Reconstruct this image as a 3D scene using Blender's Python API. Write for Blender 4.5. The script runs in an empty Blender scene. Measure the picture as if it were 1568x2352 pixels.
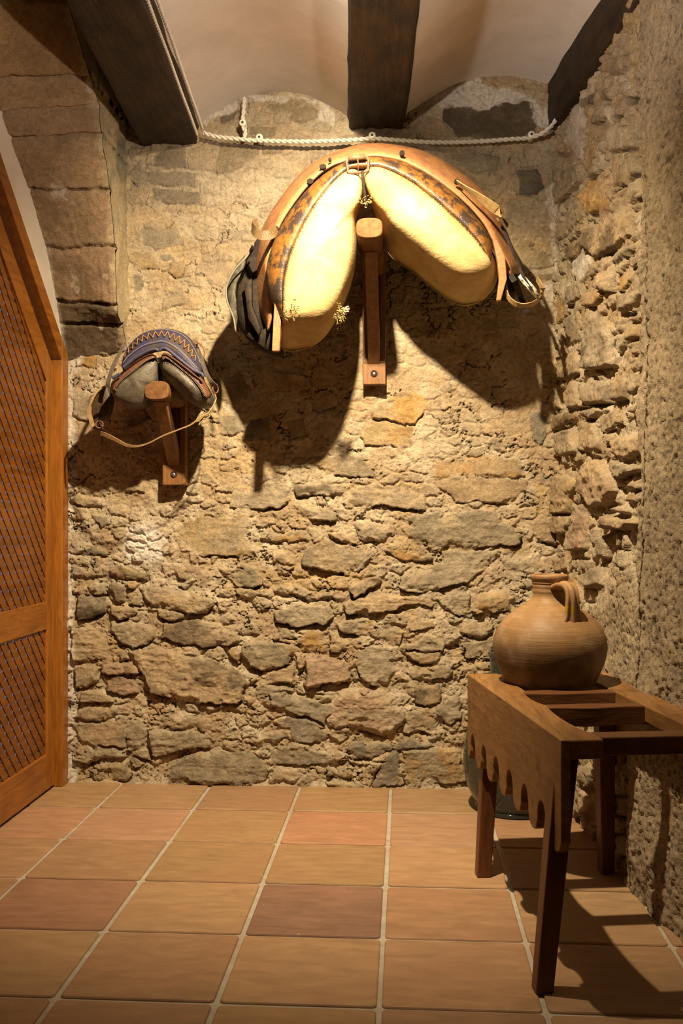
import bpy, bmesh, math, random
import numpy as np
from mathutils import Vector, Matrix
C = bpy.context.scene.collection
R = random.Random(7)
PI = math.pi
# ---------------------------------------------------------------- camera model
F, CX, HY, CH = 2287.0, 784.0, 1190.0, 1.1
YAW = math.radians(3.65)
CY_, SY_ = math.cos(YAW), math.sin(YAW)
def ray(px, py):
    a = (px - CX) / F
    return Vector((a*CY_ - SY_, a*SY_ + CY_, (HY - py) / F))
def PY(px, py, Y):
    d = ray(px, py); t = Y / d.y
    return Vector((d.x*t, Y, CH + d.z*t))
def PX(px, py, X):
    d = ray(px, py); t = X / d.x
    return Vector((X, d.y*t, CH + d.z*t))
def PZ(px, py, Z):
    d = ray(px, py); t = (Z - CH) / d.z
    return Vector((d.x*t, d.y*t, Z))

# ---------------------------------------------------------------- object helpers
ORG = {}
def new_obj(name, me, mat, parent=None, org=None, smooth=False, bevel=0, subd=0, angle=None):
    if parent is not None: org = ORG[parent.name]
    org = Vector(org) if org is not None else Vector((0, 0, 0))
    if org.length: me.transform(Matrix.Translation(-org))
    o = bpy.data.objects.new(name, me); C.objects.link(o)
    if parent is not None: o.parent = parent
    else: o.location = org
    ORG[o.name] = org
    if mat is not None: me.materials.append(mat)
    if smooth:
        for p in me.polygons: p.use_smooth = True
    if bevel:
        m = o.modifiers.new('bevel', 'BEVEL'); m.width = bevel; m.segments = 2; m.limit_method = 'ANGLE'; m.angle_limit = math.radians(40)
    if subd:
        m = o.modifiers.new('subd', 'SUBSURF'); m.levels = subd; m.render_levels = subd
    return o
def obj(name, bm, mat, parent=None, org=None, **k):
    bmesh.ops.recalc_face_normals(bm, faces=bm.faces[:])
    me = bpy.data.meshes.new(name); bm.to_mesh(me); bm.free()
    return new_obj(name, me, mat, parent, org, **k)
def thing(name, label, cat, loc, group=None):
    o = bpy.data.objects.new(name, None); C.objects.link(o); o.location = loc
    o.empty_display_size = .05
    ORG[o.name] = Vector(loc); tag(o, label, cat, group); return o
def tag(o, label, cat, group=None):
    o['label'] = label; o['category'] = cat
    if group: o['group'] = group
    return o
def struct(o):
    o['kind'] = 'structure'; return o

def box(bm, c, s, M=None):
    c = Vector(c); vs = []
    for dz in (-.5, .5):
        for dx, dy in ((-.5, -.5), (.5, -.5), (.5, .5), (-.5, .5)):
            v = Vector((dx*s[0], dy*s[1], dz*s[2])) + c
            vs.append(bm.verts.new(M @ v if M else v))
    for f in ((0, 1, 2, 3), (4, 5, 6, 7), (0, 1, 5, 4), (1, 2, 6, 5), (2, 3, 7, 6), (3, 0, 4, 7)):
        bm.faces.new([vs[i] for i in f])
def prism(bm, pts, vec):
    a = [bm.verts.new(p) for p in pts]; b = [bm.verts.new(Vector(p) + Vector(vec)) for p in pts]
    n = len(a); bm.faces.new(a); bm.faces.new(b[::-1])
    for i in range(n): bm.faces.new((a[i], a[(i+1) % n], b[(i+1) % n], b[i]))
def loft(bm, rings, cap0=True, cap1=True, closed=True):
    V = [[bm.verts.new(p) for p in r] for r in rings]; n = len(V[0])
    for a, b in zip(V, V[1:]):
        for i in range(n if closed else n-1):
            bm.faces.new((a[i], a[(i+1) % n], b[(i+1) % n], b[i]))
    if cap0: bm.faces.new(V[0])
    if cap1: bm.faces.new(V[-1][::-1])
def resample(pts, n, closed=False):
    pts = [Vector(p) for p in pts]
    if closed: pts = pts + [pts[0]]
    d = [0]
    for a, b in zip(pts, pts[1:]): d.append(d[-1] + (b-a).length)
    out = []; m = n if closed else n-1; j = 0
    for i in range(n):
        t = d[-1]*i/m
        while j < len(d)-2 and d[j+1] < t: j += 1
        f = (t-d[j]) / max(d[j+1]-d[j], 1e-9); out.append(pts[j].lerp(pts[j+1], min(max(f, 0), 1)))
    return out
def catmull(pts, sub=6, closed=False):
    pts = [Vector(p) for p in pts]; n = len(pts); out = []
    for i in range(n if closed else n-1):
        g = (lambda k: pts[k % n]) if closed else (lambda k: pts[min(max(k, 0), n-1)])
        a, b, c, d = g(i-1), g(i), g(i+1), g(i+2)
        for s in range(sub):
            t = s/sub
            out.append(.5*((2*b) + (c-a)*t + (2*a-5*b+4*c-d)*t*t + (3*b-a-3*c+d)*t*t*t))
    if not closed: out.append(pts[-1])
    return out
def smooth_path(pts, n, sub=8, closed=False):
    return resample(catmull(pts, sub, closed), n, closed)
def frames(path):
    T = []
    for i in range(len(path)):
        T.append((path[min(i+1, len(path)-1)] - path[max(i-1, 0)]).normalized())
    up = Vector((0, 0, 1)) if abs(T[0].z) < .9 else Vector((0, 1, 0))
    N = [(up - T[0]*up.dot(T[0])).normalized()]
    for i in range(1, len(path)):
        q = T[i-1].rotation_difference(T[i]); v = q @ N[-1]; N.append((v - T[i]*v.dot(T[i])).normalized())
    return T, N
def tube(bm, path, r, seg=8, cap=True):
    path = [Vector(p) for p in path]; T, N = frames(path); rings = []
    for i, p in enumerate(path):
        rr = r[i] if isinstance(r, (list, tuple)) else r
        B = T[i].cross(N[i])
        rings.append([p + (N[i]*math.cos(a) + B*math.sin(a))*rr for a in (2*PI*k/seg for k in range(seg))])
    loft(bm, rings, cap, cap)
def ribbon(bm, path, side, w, th):
    """flat strap: side = direction(s) of its width, w = width(s)"""
    path = [Vector(p) for p in path]; T, _ = frames(path); rings = []
    for i, p in enumerate(path):
        s = Vector(side[i] if isinstance(side, list) else side); s = (s - T[i]*s.dot(T[i])).normalized()
        ww = w[i] if isinstance(w, list) else w; nn = T[i].cross(s).normalized()
        rings.append([p + s*ww/2 + nn*th/2, p - s*ww/2 + nn*th/2, p - s*ww/2 - nn*th/2, p + s*ww/2 - nn*th/2])
    loft(bm, rings)
def lathe(bm, prof, c, seg=64):
    c = Vector(c); rings = [[c + Vector((r*math.cos(2*PI*k/seg), r*math.sin(2*PI*k/seg), z)) for k in range(seg)] for r, z in prof]
    loft(bm, rings, True, True)
def ringtorus(bm, c, ax1, ax2, r, th, n=24, seg=6, a0=0, a1=2*PI):
    c = Vector(c); pts = [c + Vector(ax1)*r*math.cos(a) + Vector(ax2)*r*math.sin(a) for a in np.linspace(a0, a1, n)]
    tube(bm, pts, th, seg)

# ---------------------------------------------------------------- numpy noise
def _hash(ix, iy, seed):
    h = (ix.astype(np.int64)*374761393 + iy.astype(np.int64)*668265263 + seed*974634777) & 0xffffffff
    h = ((h ^ (h >> 13))*1274126177) & 0xffffffff
    h = (h ^ (h >> 16)) & 0xffffffff
    return h.astype(np.float64) / 4294967295.0
def vnoise(x, y, seed=0):
    ix, iy = np.floor(x), np.floor(y); fx, fy = x-ix, y-iy
    fx = fx*fx*fx*(fx*(fx*6-15)+10); fy = fy*fy*fy*(fy*(fy*6-15)+10)
    a, b, c, d = _hash(ix, iy, seed), _hash(ix+1, iy, seed), _hash(ix, iy+1, seed), _hash(ix+1, iy+1, seed)
    return (a*(1-fx)+b*fx)*(1-fy) + (c*(1-fx)+d*fx)*fy
def fbm(x, y, seed=0, oct=4, gain=.5):
    s = 0; a = 1; t = 0
    for o in range(oct):
        s = s + a*vnoise(x*2**o + 13.7*o, y*2**o + 7.1*o, seed+o*17); t += a; a *= gain
    return s/t
def ridged(x, y, seed=0, oct=3):
    s = 0; a = 1; t = 0
    for o in range(oct):
        s = s + a*(1-np.abs(2*vnoise(x*2**o+3.3*o, y*2**o+9.1*o, seed+o*23)-1)); t += a; a *= .5
    return s/t
def worley(x, y, seed=0):
    ix, iy = np.floor(x), np.floor(y); f1 = np.full(x.shape, 9.); f2 = np.full(x.shape, 9.); cid = np.zeros(x.shape)
    for dx in (-1, 0, 1):
        for dy in (-1, 0, 1):
            jx, jy = ix+dx, iy+dy
            px = jx + .15 + .7*_hash(jx, jy, seed); py = jy + .15 + .7*_hash(jx, jy, seed+5)
            d = np.hypot(x-px, y-py); c = _hash(jx, jy, seed+9); m = d < f1
            f2 = np.where(m, f1, np.minimum(f2, d)); cid = np.where(m, c, cid); f1 = np.where(m, d, f1)
    return f1, f2, cid
def sst(a, b, x):
    t = np.clip((x-a)/(b-a), 0, 1); return t*t*(3-2*t)
def poly_sdf(U, V, P):
    """signed distance, positive inside"""
    P = np.asarray(P, float); n = len(P); d2 = np.full(U.shape, 1e9); ins = np.zeros(U.shape, bool)
    for i in range(n):
        a, b = P[i], P[(i+1) % n]; e = b-a
        t = np.clip(((U-a[0])*e[0] + (V-a[1])*e[1]) / max(e@e, 1e-12), 0, 1)
        d2 = np.minimum(d2, (U-a[0]-t*e[0])**2 + (V-a[1]-t*e[1])**2)
        c = ((a[1] > V) != (b[1] > V)) & (U < (b[0]-a[0])*(V-a[1])/(b[1]-a[1]+1e-12) + a[0]); ins ^= c
    d = np.sqrt(d2); return np.where(ins, d, -d)
def grid_mesh(name, pos, col=None):
    """pos (n,m,3) array -> mesh with optional vertex colours (n,m,3)"""
    n, m = pos.shape[:2]; me = bpy.data.meshes.new(name)
    idx = np.arange(n*m).reshape(n, m)
    q = np.stack([idx[:-1, :-1], idx[:-1, 1:], idx[1:, 1:], idx[1:, :-1]], -1).reshape(-1, 4)
    me.vertices.add(n*m); me.vertices.foreach_set('co', pos.reshape(-1).astype(np.float32))
    me.loops.add(q.size); me.loops.foreach_set('vertex_index', q.reshape(-1).astype(np.int32))
    me.polygons.add(len(q)); me.polygons.foreach_set('loop_start', (np.arange(len(q))*4).astype(np.int32))
    me.polygons.foreach_set('use_smooth', np.ones(len(q), bool))
    me.update(calc_edges=True)
    if col is not None: set_col(me, col.reshape(-1, 3))
    return me
def set_col(me, c):
    a = me.color_attributes.new('Col', 'FLOAT_COLOR', 'POINT')
    rgba = np.ones((len(c), 4), np.float32); rgba[:, :3] = c
    a.data.foreach_set('color', rgba.reshape(-1))

# ---------------------------------------------------------------- materials
class NT:
    def __init__(s, name):
        s.m = bpy.data.materials.new(name); s.m.use_nodes = True; s.t = s.m.node_tree
        s.b = s.t.nodes['Principled BSDF']; s.co = None
    def n(s, typ, **k):
        nd = s.t.nodes.new(typ)
        for a, v in k.items():
            if a in nd.inputs.keys(): s.put(nd.inputs[a], v)
            else: setattr(nd, a, v)
        return nd
    def put(s, sock, v):
        if isinstance(v, bpy.types.NodeSocket): s.t.links.new(v, sock)
        else:
            if sock.type == 'RGBA' and len(v) == 3: v = (*v, 1)
            sock.default_value = v
    def coord(s, scale=(1, 1, 1)):
        tc = s.n('ShaderNodeTexCoord'); mp = s.n('ShaderNodeMapping')
        s.put(mp.inputs['Vector'], tc.outputs['Object']); mp.inputs['Scale'].default_value = scale
        return mp.outputs['Vector']
    def noise(s, v, scale, detail=5, rough=.6, dist=0):
        nd = s.n('ShaderNodeTexNoise', Scale=scale, Detail=detail, Roughness=rough, Distortion=dist); s.put(nd.inputs['Vector'], v)
        return nd.outputs['Fac']
    def vor(s, v, scale, feature='F1', out='Distance'):
        nd = s.n('ShaderNodeTexVoronoi', feature=feature, Scale=scale); s.put(nd.inputs['Vector'], v); return nd.outputs[out]
    def ramp(s, f, stops):
        nd = s.n('ShaderNodeValToRGB'); s.put(nd.inputs['Fac'], f); e = nd.color_ramp.elements
        while len(e) < len(stops): e.new(.5)
        for x, (p, c) in zip(e, stops):
            x.position = p; x.color = (*c, 1) if not isinstance(c, (int, float)) else (c, c, c, 1)
        return nd.outputs['Color']
    def mix(s, f, a, b, mode='MIX'):
        nd = s.n('ShaderNodeMix', data_type='RGBA', blend_type=mode)
        s.put(nd.inputs[0], f); s.put(nd.inputs[6], a); s.put(nd.inputs[7], b); return nd.outputs[2]
    def math(s, op, a, b=0):
        nd = s.n('ShaderNodeMath', operation=op); s.put(nd.inputs[0], a); s.put(nd.inputs[1], b); return nd.outputs[0]
    def attr(s, name='Col'):
        return s.n('ShaderNodeVertexColor', layer_name=name).outputs['Color']
    def bump(s, h, strength=.5, dist=.01, prev=None):
        nd = s.n('ShaderNodeBump', Strength=strength, Distance=dist); s.put(nd.inputs['Height'], h)
        if prev is not None: s.put(nd.inputs['Normal'], prev)
        return nd.outputs['Normal']
    def done(s, col, rough=.8, nrm=None, metal=0, spec=.3, **k):
        s.put(s.b.inputs['Base Color'], col); s.put(s.b.inputs['Roughness'], rough)
        s.b.inputs['Metallic'].default_value = metal; s.b.inputs['Specular IOR Level'].default_value = spec
        if nrm is not None: s.put(s.b.inputs['Normal'], nrm)
        for a, v in k.items(): s.put(s.b.inputs[a], v)
        return s.m
def mul(c, k): return tuple(x*k for x in c)

def mat_masonry(name, bs=1.0):
    t = NT(name); v = t.coord(); c = t.attr()
    n1 = t.noise(v, 60, 6, .7); n2 = t.noise(v, 240, 4, .7); n3 = t.noise(v, 9, 4, .6)
    c = t.mix(1., c, t.ramp(n1, [(.25, .66), (.75, 1.28)]), 'MULTIPLY')
    c = t.mix(1., c, t.ramp(n2, [(.3, .8), (.7, 1.14)]), 'MULTIPLY')
    c = t.mix(1., c, t.ramp(n3, [(.3, .86), (.7, 1.1)]), 'MULTIPLY')
    b = t.bump(n2, .7*bs, .003, t.bump(n1, .8*bs, .008))
    return t.done(c, .92, b, spec=.12)
def mat_wood(name, c1, c2, axis='x', scale=1., rough=.5, dark=(.03, .015, .008), knots=.35, spec=.35):
    t = NT(name); k = {'x': (.12, 1, 1), 'y': (1, .12, 1), 'z': (1, 1, .12)}[axis]
    v = t.coord(mul(k, scale)); vo = t.coord((scale,)*3)
    g = t.noise(v, 55, 5, .65, .6); g2 = t.noise(v, 14, 4, .6, 1.2); bl = t.noise(vo, 11, 4, .65)
    c = t.mix(t.ramp(g2, [(.3, 0.), (.7, 1.)]), c1, c2)
    c = t.mix(1., c, t.ramp(g, [(.3, .6), (.65, 1.1)]), 'MULTIPLY')
    c = t.mix(t.math('MULTIPLY', t.ramp(bl, [(.56, 0.), (.74, 1.)]), knots), c, dark)
    return t.done(c, rough, t.bump(g, .35, .004), spec=spec)
def mat_leather(name, c1, c2, c3, scale=1., rough=.55, lo=.42, hi=.6, spec=.35):
    t = NT(name); v = t.coord((scale,)*3)
    n = t.noise(v, 18, 6, .68, .3); n2 = t.noise(v, 60, 4, .6); w = t.vor(v, 260)
    c = t.mix(t.ramp(n2, [(.35, 0.), (.65, 1.)]), c1, c2)
    c = t.mix(t.ramp(n, [(lo, 0.), (hi, 1.)]), c, c3)
    return t.done(c, rough, t.bump(w, .25, .002, t.bump(n2, .4, .004)), spec=spec)
def mat_plain(name, c, rough=.6, metal=0, var=.15, sc=40, bump=.2, spec=.3):
    t = NT(name); v = t.coord(); n = t.noise(v, sc, 5, .65)
    return t.done(t.mix(1., c, t.ramp(n, [(.3, 1-var), (.7, 1+var)]), 'MULTIPLY'), rough, t.bump(n, bump, .003), metal, spec)
# ================================================================ STONE WALLS
# stones laid out in real wall metres; outlines given as (origin, scale) sheets of traced outlines
PAL = dict(t=(.43, .315, .185), g=(.39, .315, .21), d=(.165, .125, .08), G=(.30, .245, .16), o=(.50, .305, .115),
           w=(.66, .59, .49), s=(.30, .255, .185), k=(.06, .045, .026), y=(.44, .325, .17), p=(.44, .31, .2), b=(.235, .17, .085))
def parse(txt):
    out = []
    for ln in txt.strip().splitlines():
        ln = ln.strip()
        if not ln: continue
        if ln[0] == '@':
            x0, y0, s = map(float, ln[1:].split()); continue
        kind, rest = ln[0], ln[1:]; h = 1.
        if rest[0] != ' ': hs, rest = rest.split(' ', 1); h = float(hs)
        p = [tuple(map(float, q.split(','))) for q in rest.split()]
        out.append((kind, h, [(x0+a/s, y0+b/s) for a, b in p]))
    return out
BACK = '''
@150 1000 3.92
g 70,570 200,540 330,570 400,620 330,650 180,650 80,610
G.3 240,720 380,730 380,790 310,820 260,780
d.5 120,1080 220,1000 310,1010 400,1060 380,1090
y.8 1050,780 1240,720 1372,700 1642,700 1682,830 1672,920 1772,1060 1780,1090 1600,1115 1372,1080 1140,1080 1020,1020 1010,900
p.9 950,1150 1200,1140 1330,1240 1390,1250 1300,1300 1080,1305 1000,1270
b1.1 320,1180 500,1190 760,1230 730,1290 640,1310 460,1300 370,1250
g 60,1370 380,1360 380,1440 200,1450 70,1430
d1.2 120,1450 370,1460 370,1600 115,1680 85,1640
t1.6 390,1340 470,1310 540,1340 540,1480 480,1495 410,1450
o1.2 560,1320 640,1310 650,1370 600,1400 560,1380
t1.3 650,1370 760,1330 900,1370 1190,1430 1370,1495 1290,1585 1180,1630 1090,1615 990,1584 760,1540 690,1475
t1.6 400,1510 560,1520 690,1560 590,1655 470,1670 405,1615
p.8 550,1495 660,1420 690,1540
g.8 60,1150 180,1180 300,1220 280,1270 70,1270
@150 1400 3.92
t1.2 820,10 960,5 1150,90 900,110 840,60
g1.2 400,110 560,100 820,160 830,250 760,310 600,350 470,270 400,190
t1.5 880,130 1200,100 1560,190 1580,270 1480,340 1080,330 990,290 870,270
t1.2 70,160 280,170 380,250 410,450 300,470 70,460
t1 470,360 580,350 590,440 480,460
t1.4 330,480 610,455 680,580 400,610 320,570
t1.3 90,490 230,480 310,530 325,640 200,710 90,700
p1 350,640 480,590 620,630 650,760 480,800 380,740
t1.3 140,730 330,720 450,840 380,850 140,835
t1.4 100,870 490,880 500,920 340,990 200,1010 70,980
t1.7 600,365 900,350 1250,410 1470,490 1568,549 1611,610 1611,811 1552,850 1372,840 1240,850 1080,820 760,750 690,560
g1 560,1000 690,960 740,1280 780,1370 680,1330 570,1280 560,1100
t.9 730,980 1000,960 1330,1010 1480,1080 1480,1180 1330,1200 1320,1100 1150,1080 760,1080
g1.2 750,1085 1150,1080 1310,1100 1320,1230 1100,1245 880,1330 770,1320
G1.5 930,1390 1120,1280 1300,1240 1450,1260 1560,1250 1700,1290 1803,1405 1811,1556 1600,1585 980,1560 900,1510
g1 60,1300 250,1250 480,1240 570,1290 560,1340 330,1340 200,1395 80,1390
t1.3 230,1410 340,1350 530,1370 600,1470 580,1540 440,1530 380,1470 290,1500
d1.1 570,1320 650,1310 720,1390 640,1440 590,1410
t.6 60,1040 200,1020 400,985 500,965 540,1060 560,1240 300,1230 120,1180
@500 1000 3.92
G1.1 900,260 1000,200 1130,170 1300,220 1400,300 1450,370 1100,380 950,350
d.9 680,410 1060,400 1060,540 860,555 710,550
g1 130,500 300,470 620,480 640,600 560,650 300,660 100,650
g1 690,620 780,590 1080,700 1060,770 900,780 720,700
g1 460,910 700,850 830,880 830,950 640,980 490,970
g1.1 1130,600 1200,475 1340,450 1450,462 1811,462 1878,564 1878,682 1705,682 1529,635 1350,675 1235,650
g1 1190,770 1420,760 1560,830 1600,900 1480,970 1300,950 1220,850
t1.1 990,870 1100,860 1290,970 1150,970 1060,930
G1.3 730,1110 870,960 960,920 1180,990 1400,1020 1440,1040 1430,1090 1290,1210 1090,1250 1010,1220 830,1200 730,1180
t1.2 480,1060 590,1040 680,1100 690,1170 500,1170 470,1120
G1 50,1240 230,1190 310,1170 430,1350 200,1390 130,1320
g1.2 1200,1330 1440,1260 1470,1340 1220,1470 1195,1380
g1 510,1290 560,1260 650,1330 880,1420 1190,1380 1170,1470 1060,1500 800,1490 620,1430 520,1400
t1.4 1137,1509 1223,1466 1372,1450 1521,1427 1932,1466 1932,1564 1830,1540 1674,1545 1592,1576 1372,1600 1176,1607
@500 1400 3.92
g1.4 510,20 700,-40 1000,-10 1060,60 1000,130 740,150 510,140
g.9 520,170 620,150 740,190 730,260 620,280 520,240
o.9 750,180 1010,150 1010,400 830,400 740,390 730,260
t.9 1020,170 1180,260 1190,380 1020,400
G1.6 220,340 260,290 400,270 600,310 650,420 650,490 540,530 330,550 270,520 210,400
o1.5 610,290 690,270 725,340 700,410 630,410 605,350
t1.4 690,400 740,400 780,520 740,570 700,540
o1.2 100,380 190,320 200,430 170,500 110,430
p1.8 790,430 870,410 1150,450 1200,650 1190,680 960,680 800,720 780,680 790,560
t1.2 380,590 680,480 700,560 700,680 560,670 300,670
g1.2 290,740 310,690 440,680 690,700 700,750 430,790 330,780
s1.2 440,760 680,740 830,800 1050,870 1050,920 960,1030 850,980 590,900 480,850
s1.1 570,1030 620,970 760,960 900,1020 1000,1150 970,1220 680,1170 650,1100
p1.6 1050,780 1100,710 1500,710 1590,785 1705,940 1705,988 1588,1117 1450,1130 1020,1066 960,1020
g1.2 1250,390 1340,340 1530,350 1590,470 1615,549 1529,666 1392,686 1274,627 1250,510
s1 450,1230 780,1240 1060,1300 1050,1390 700,1400 450,1390
g1.1 300,1140 480,1090 640,1150 560,1190 370,1250 300,1210
s1.2 1150,1240 1200,1200 1400,1210 1560,1180 1560,1270 1400,1330 1200,1330
w.5 1075,1320 1130,1250 1190,1350
t1 450,1410 760,1410 730,1500 600,1560 470,1560
g1.2 970,1420 1230,1430 1230,1510 960,1510
t1 962,1570 1150,1530 1290,1590 1000,1600
g1.1 1080,130 1200,70 1420,80 1420,190 1300,240 1100,190
@600 1100 2.24
G1.2 755,200 960,170 1120,160 1200,170 1340,290 1340,340 1050,360 820,350 755,300
d.9 620,370 700,365 880,400 880,425 680,415
g1.5 930,370 1190,370 1180,440 1060,540 800,580 720,560 710,510 780,470 930,430
g1.2 890,610 1070,590 1085,715 1020,715 920,660
G1.3 1085,590 1250,560 1320,600 1270,680 1090,710
t.9 1220,400 1520,400 1520,480 1370,485 1240,440
t1.1 740,730 880,720 890,760 770,780
g1.1 1015,745 1200,740 1190,800 1130,820 1020,800
g1.2 1035,840 1190,820 1180,920 1045,915
g1 750,860 860,800 960,840 940,890 820,885 740,890
t1.2 740,892 930,887 920,930 830,960 760,930
t1.5 755,985 970,945 990,990 960,1025 770,1045
t1 1000,950 1170,940 1150,1010 1060,1000 990,1040
t1.3 790,1070 920,1050 920,1150 840,1175 790,1150
g1 930,1140 1030,1090 1030,1240 960,1260 890,1200
t1.1 750,1200 850,1180 920,1240 890,1310 720,1310
g1.6 710,1400 800,1385 1030,1380 1060,1560 750,1570 720,1480
s1.2 560,1580 640,1430 720,1310 800,1330 900,1380 700,1400 715,1480 740,1570
t.8 585,770 660,725 730,780 720,850 670,860 590,830
@850 880 3.5636
o1.3 10,240 80,150 240,80 420,85 470,140 480,160 430,290 370,340 200,320 0,290
y1.1 0,300 350,345 360,430 330,540 230,550 130,520 -60,500 -90,430
t.8 890,330 1010,280 1160,250 1290,240 1310,400 1120,440 940,410
s.8 1310,270 1390,230 1450,270 1410,500 1340,470
d.8 990,480 1070,450 1140,560 1060,580 980,540
o.5 530,660 700,620 1000,600 1190,640 1290,760 900,770 700,760 540,790
t.6 540,800 700,775 900,780 1290,775 1310,850 1180,960 1000,1000 880,960 700,990 640,920 540,850
t1 1300,1150 1400,1070 1480,1100 1540,1330 1420,1310 1310,1230
@230 300 3.92
t.6 410,200 500,180 490,320 420,310
d.5 510,240 620,150 770,150 780,350 600,350 500,330
t.7 790,170 1020,100 1030,370 790,350
b.7 1050,100 1310,110 1440,200 1320,280 1200,370 1050,400
d.5 390,380 640,370 860,380 850,500 480,500
d.5 480,520 900,540 910,650 640,670 500,620
y.5 520,690 640,665 905,660 905,740 640,750
g.6 360,880 700,880 740,1040 520,1070 390,1000
y.9 280,1090 510,1080 510,1240 290,1270
s.7 560,1090 650,1100 640,1170 570,1160
g.8 640,1180 760,1150 790,1280 680,1330 630,1290
s.7 300,1290 400,1300 390,1440 310,1440
G.7 300,310 370,250 400,330 470,490 350,560 240,430
G.3 1130,900 1300,890 1350,930 1200,990
t.6 900,1180 1100,1150 1250,1250 1100,1400 950,1350
g.6 550,1500 750,1440 820,1560 560,1600
@440 190 3.92
b.5 530,400 770,400 760,490 520,480
b.5 640,560 830,560 820,640 640,640
k.4 230,290 330,280 420,250 400,330 250,380
b.4 640,200 880,160 1000,200 900,290 700,240
b.5 900,250 1100,220 1180,300 1000,380 880,340
@900 180 3.92
k.5 450,280 720,230 1240,200 1300,300 1280,520 850,540 600,550 560,460 460,380
G.6 520,690 970,680 930,830 720,860 560,740
t.6 130,500 330,340 450,380 600,540
@1100 380 7.84
k.8 620,100 1050,60 1130,200 1150,420 1050,550 690,560 700,300
G.8 480,680 1000,600 1330,660 1340,1000 1050,1100 700,1110 510,950
g.7 510,1110 1240,1080 1230,1250 900,1330 640,1340
o.8 930,1400 1310,1400 1300,1580 1000,1500
y.6 650,1360 920,1350 900,1500 1350,1640 1350,1800 1100,1850 800,1800 720,1600
o.8 960,2000 1100,1940 1380,1950 1380,2040 1120,2120 980,2090
w.6 1100,2150 1390,2110 1400,2200 1170,2270
@460 700 3.5636
t.8 480,560 600,520 860,580 860,700 500,720
G.7 400,960 560,920 600,1120 380,1130
t.8 900,780 1080,700 1150,820 950,900
b.7 120,620 330,560 420,700 300,820 130,780
G.8 150,900 330,860 360,1050 160,1100
t.9 700,960 850,920 860,1060 720,1110
b.8 1250,20 1350,-60 1500,-50 1500,60
@150 780 3.92
o.9 60,60 200,20 280,120 250,260 90,240
t1.2 290,50 360,20 420,60 400,140 310,140
g.9 60,560 240,500 330,640 200,760 70,700
d.8 500,640 700,600 760,720 560,780
G.8 900,450 1120,430 1140,560 920,600
b.9 380,830 600,800 640,920 400,950
t.9 60,830 300,800 330,930 80,940
g.8 700,950 900,930 930,1080 720,1090
'''
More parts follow.
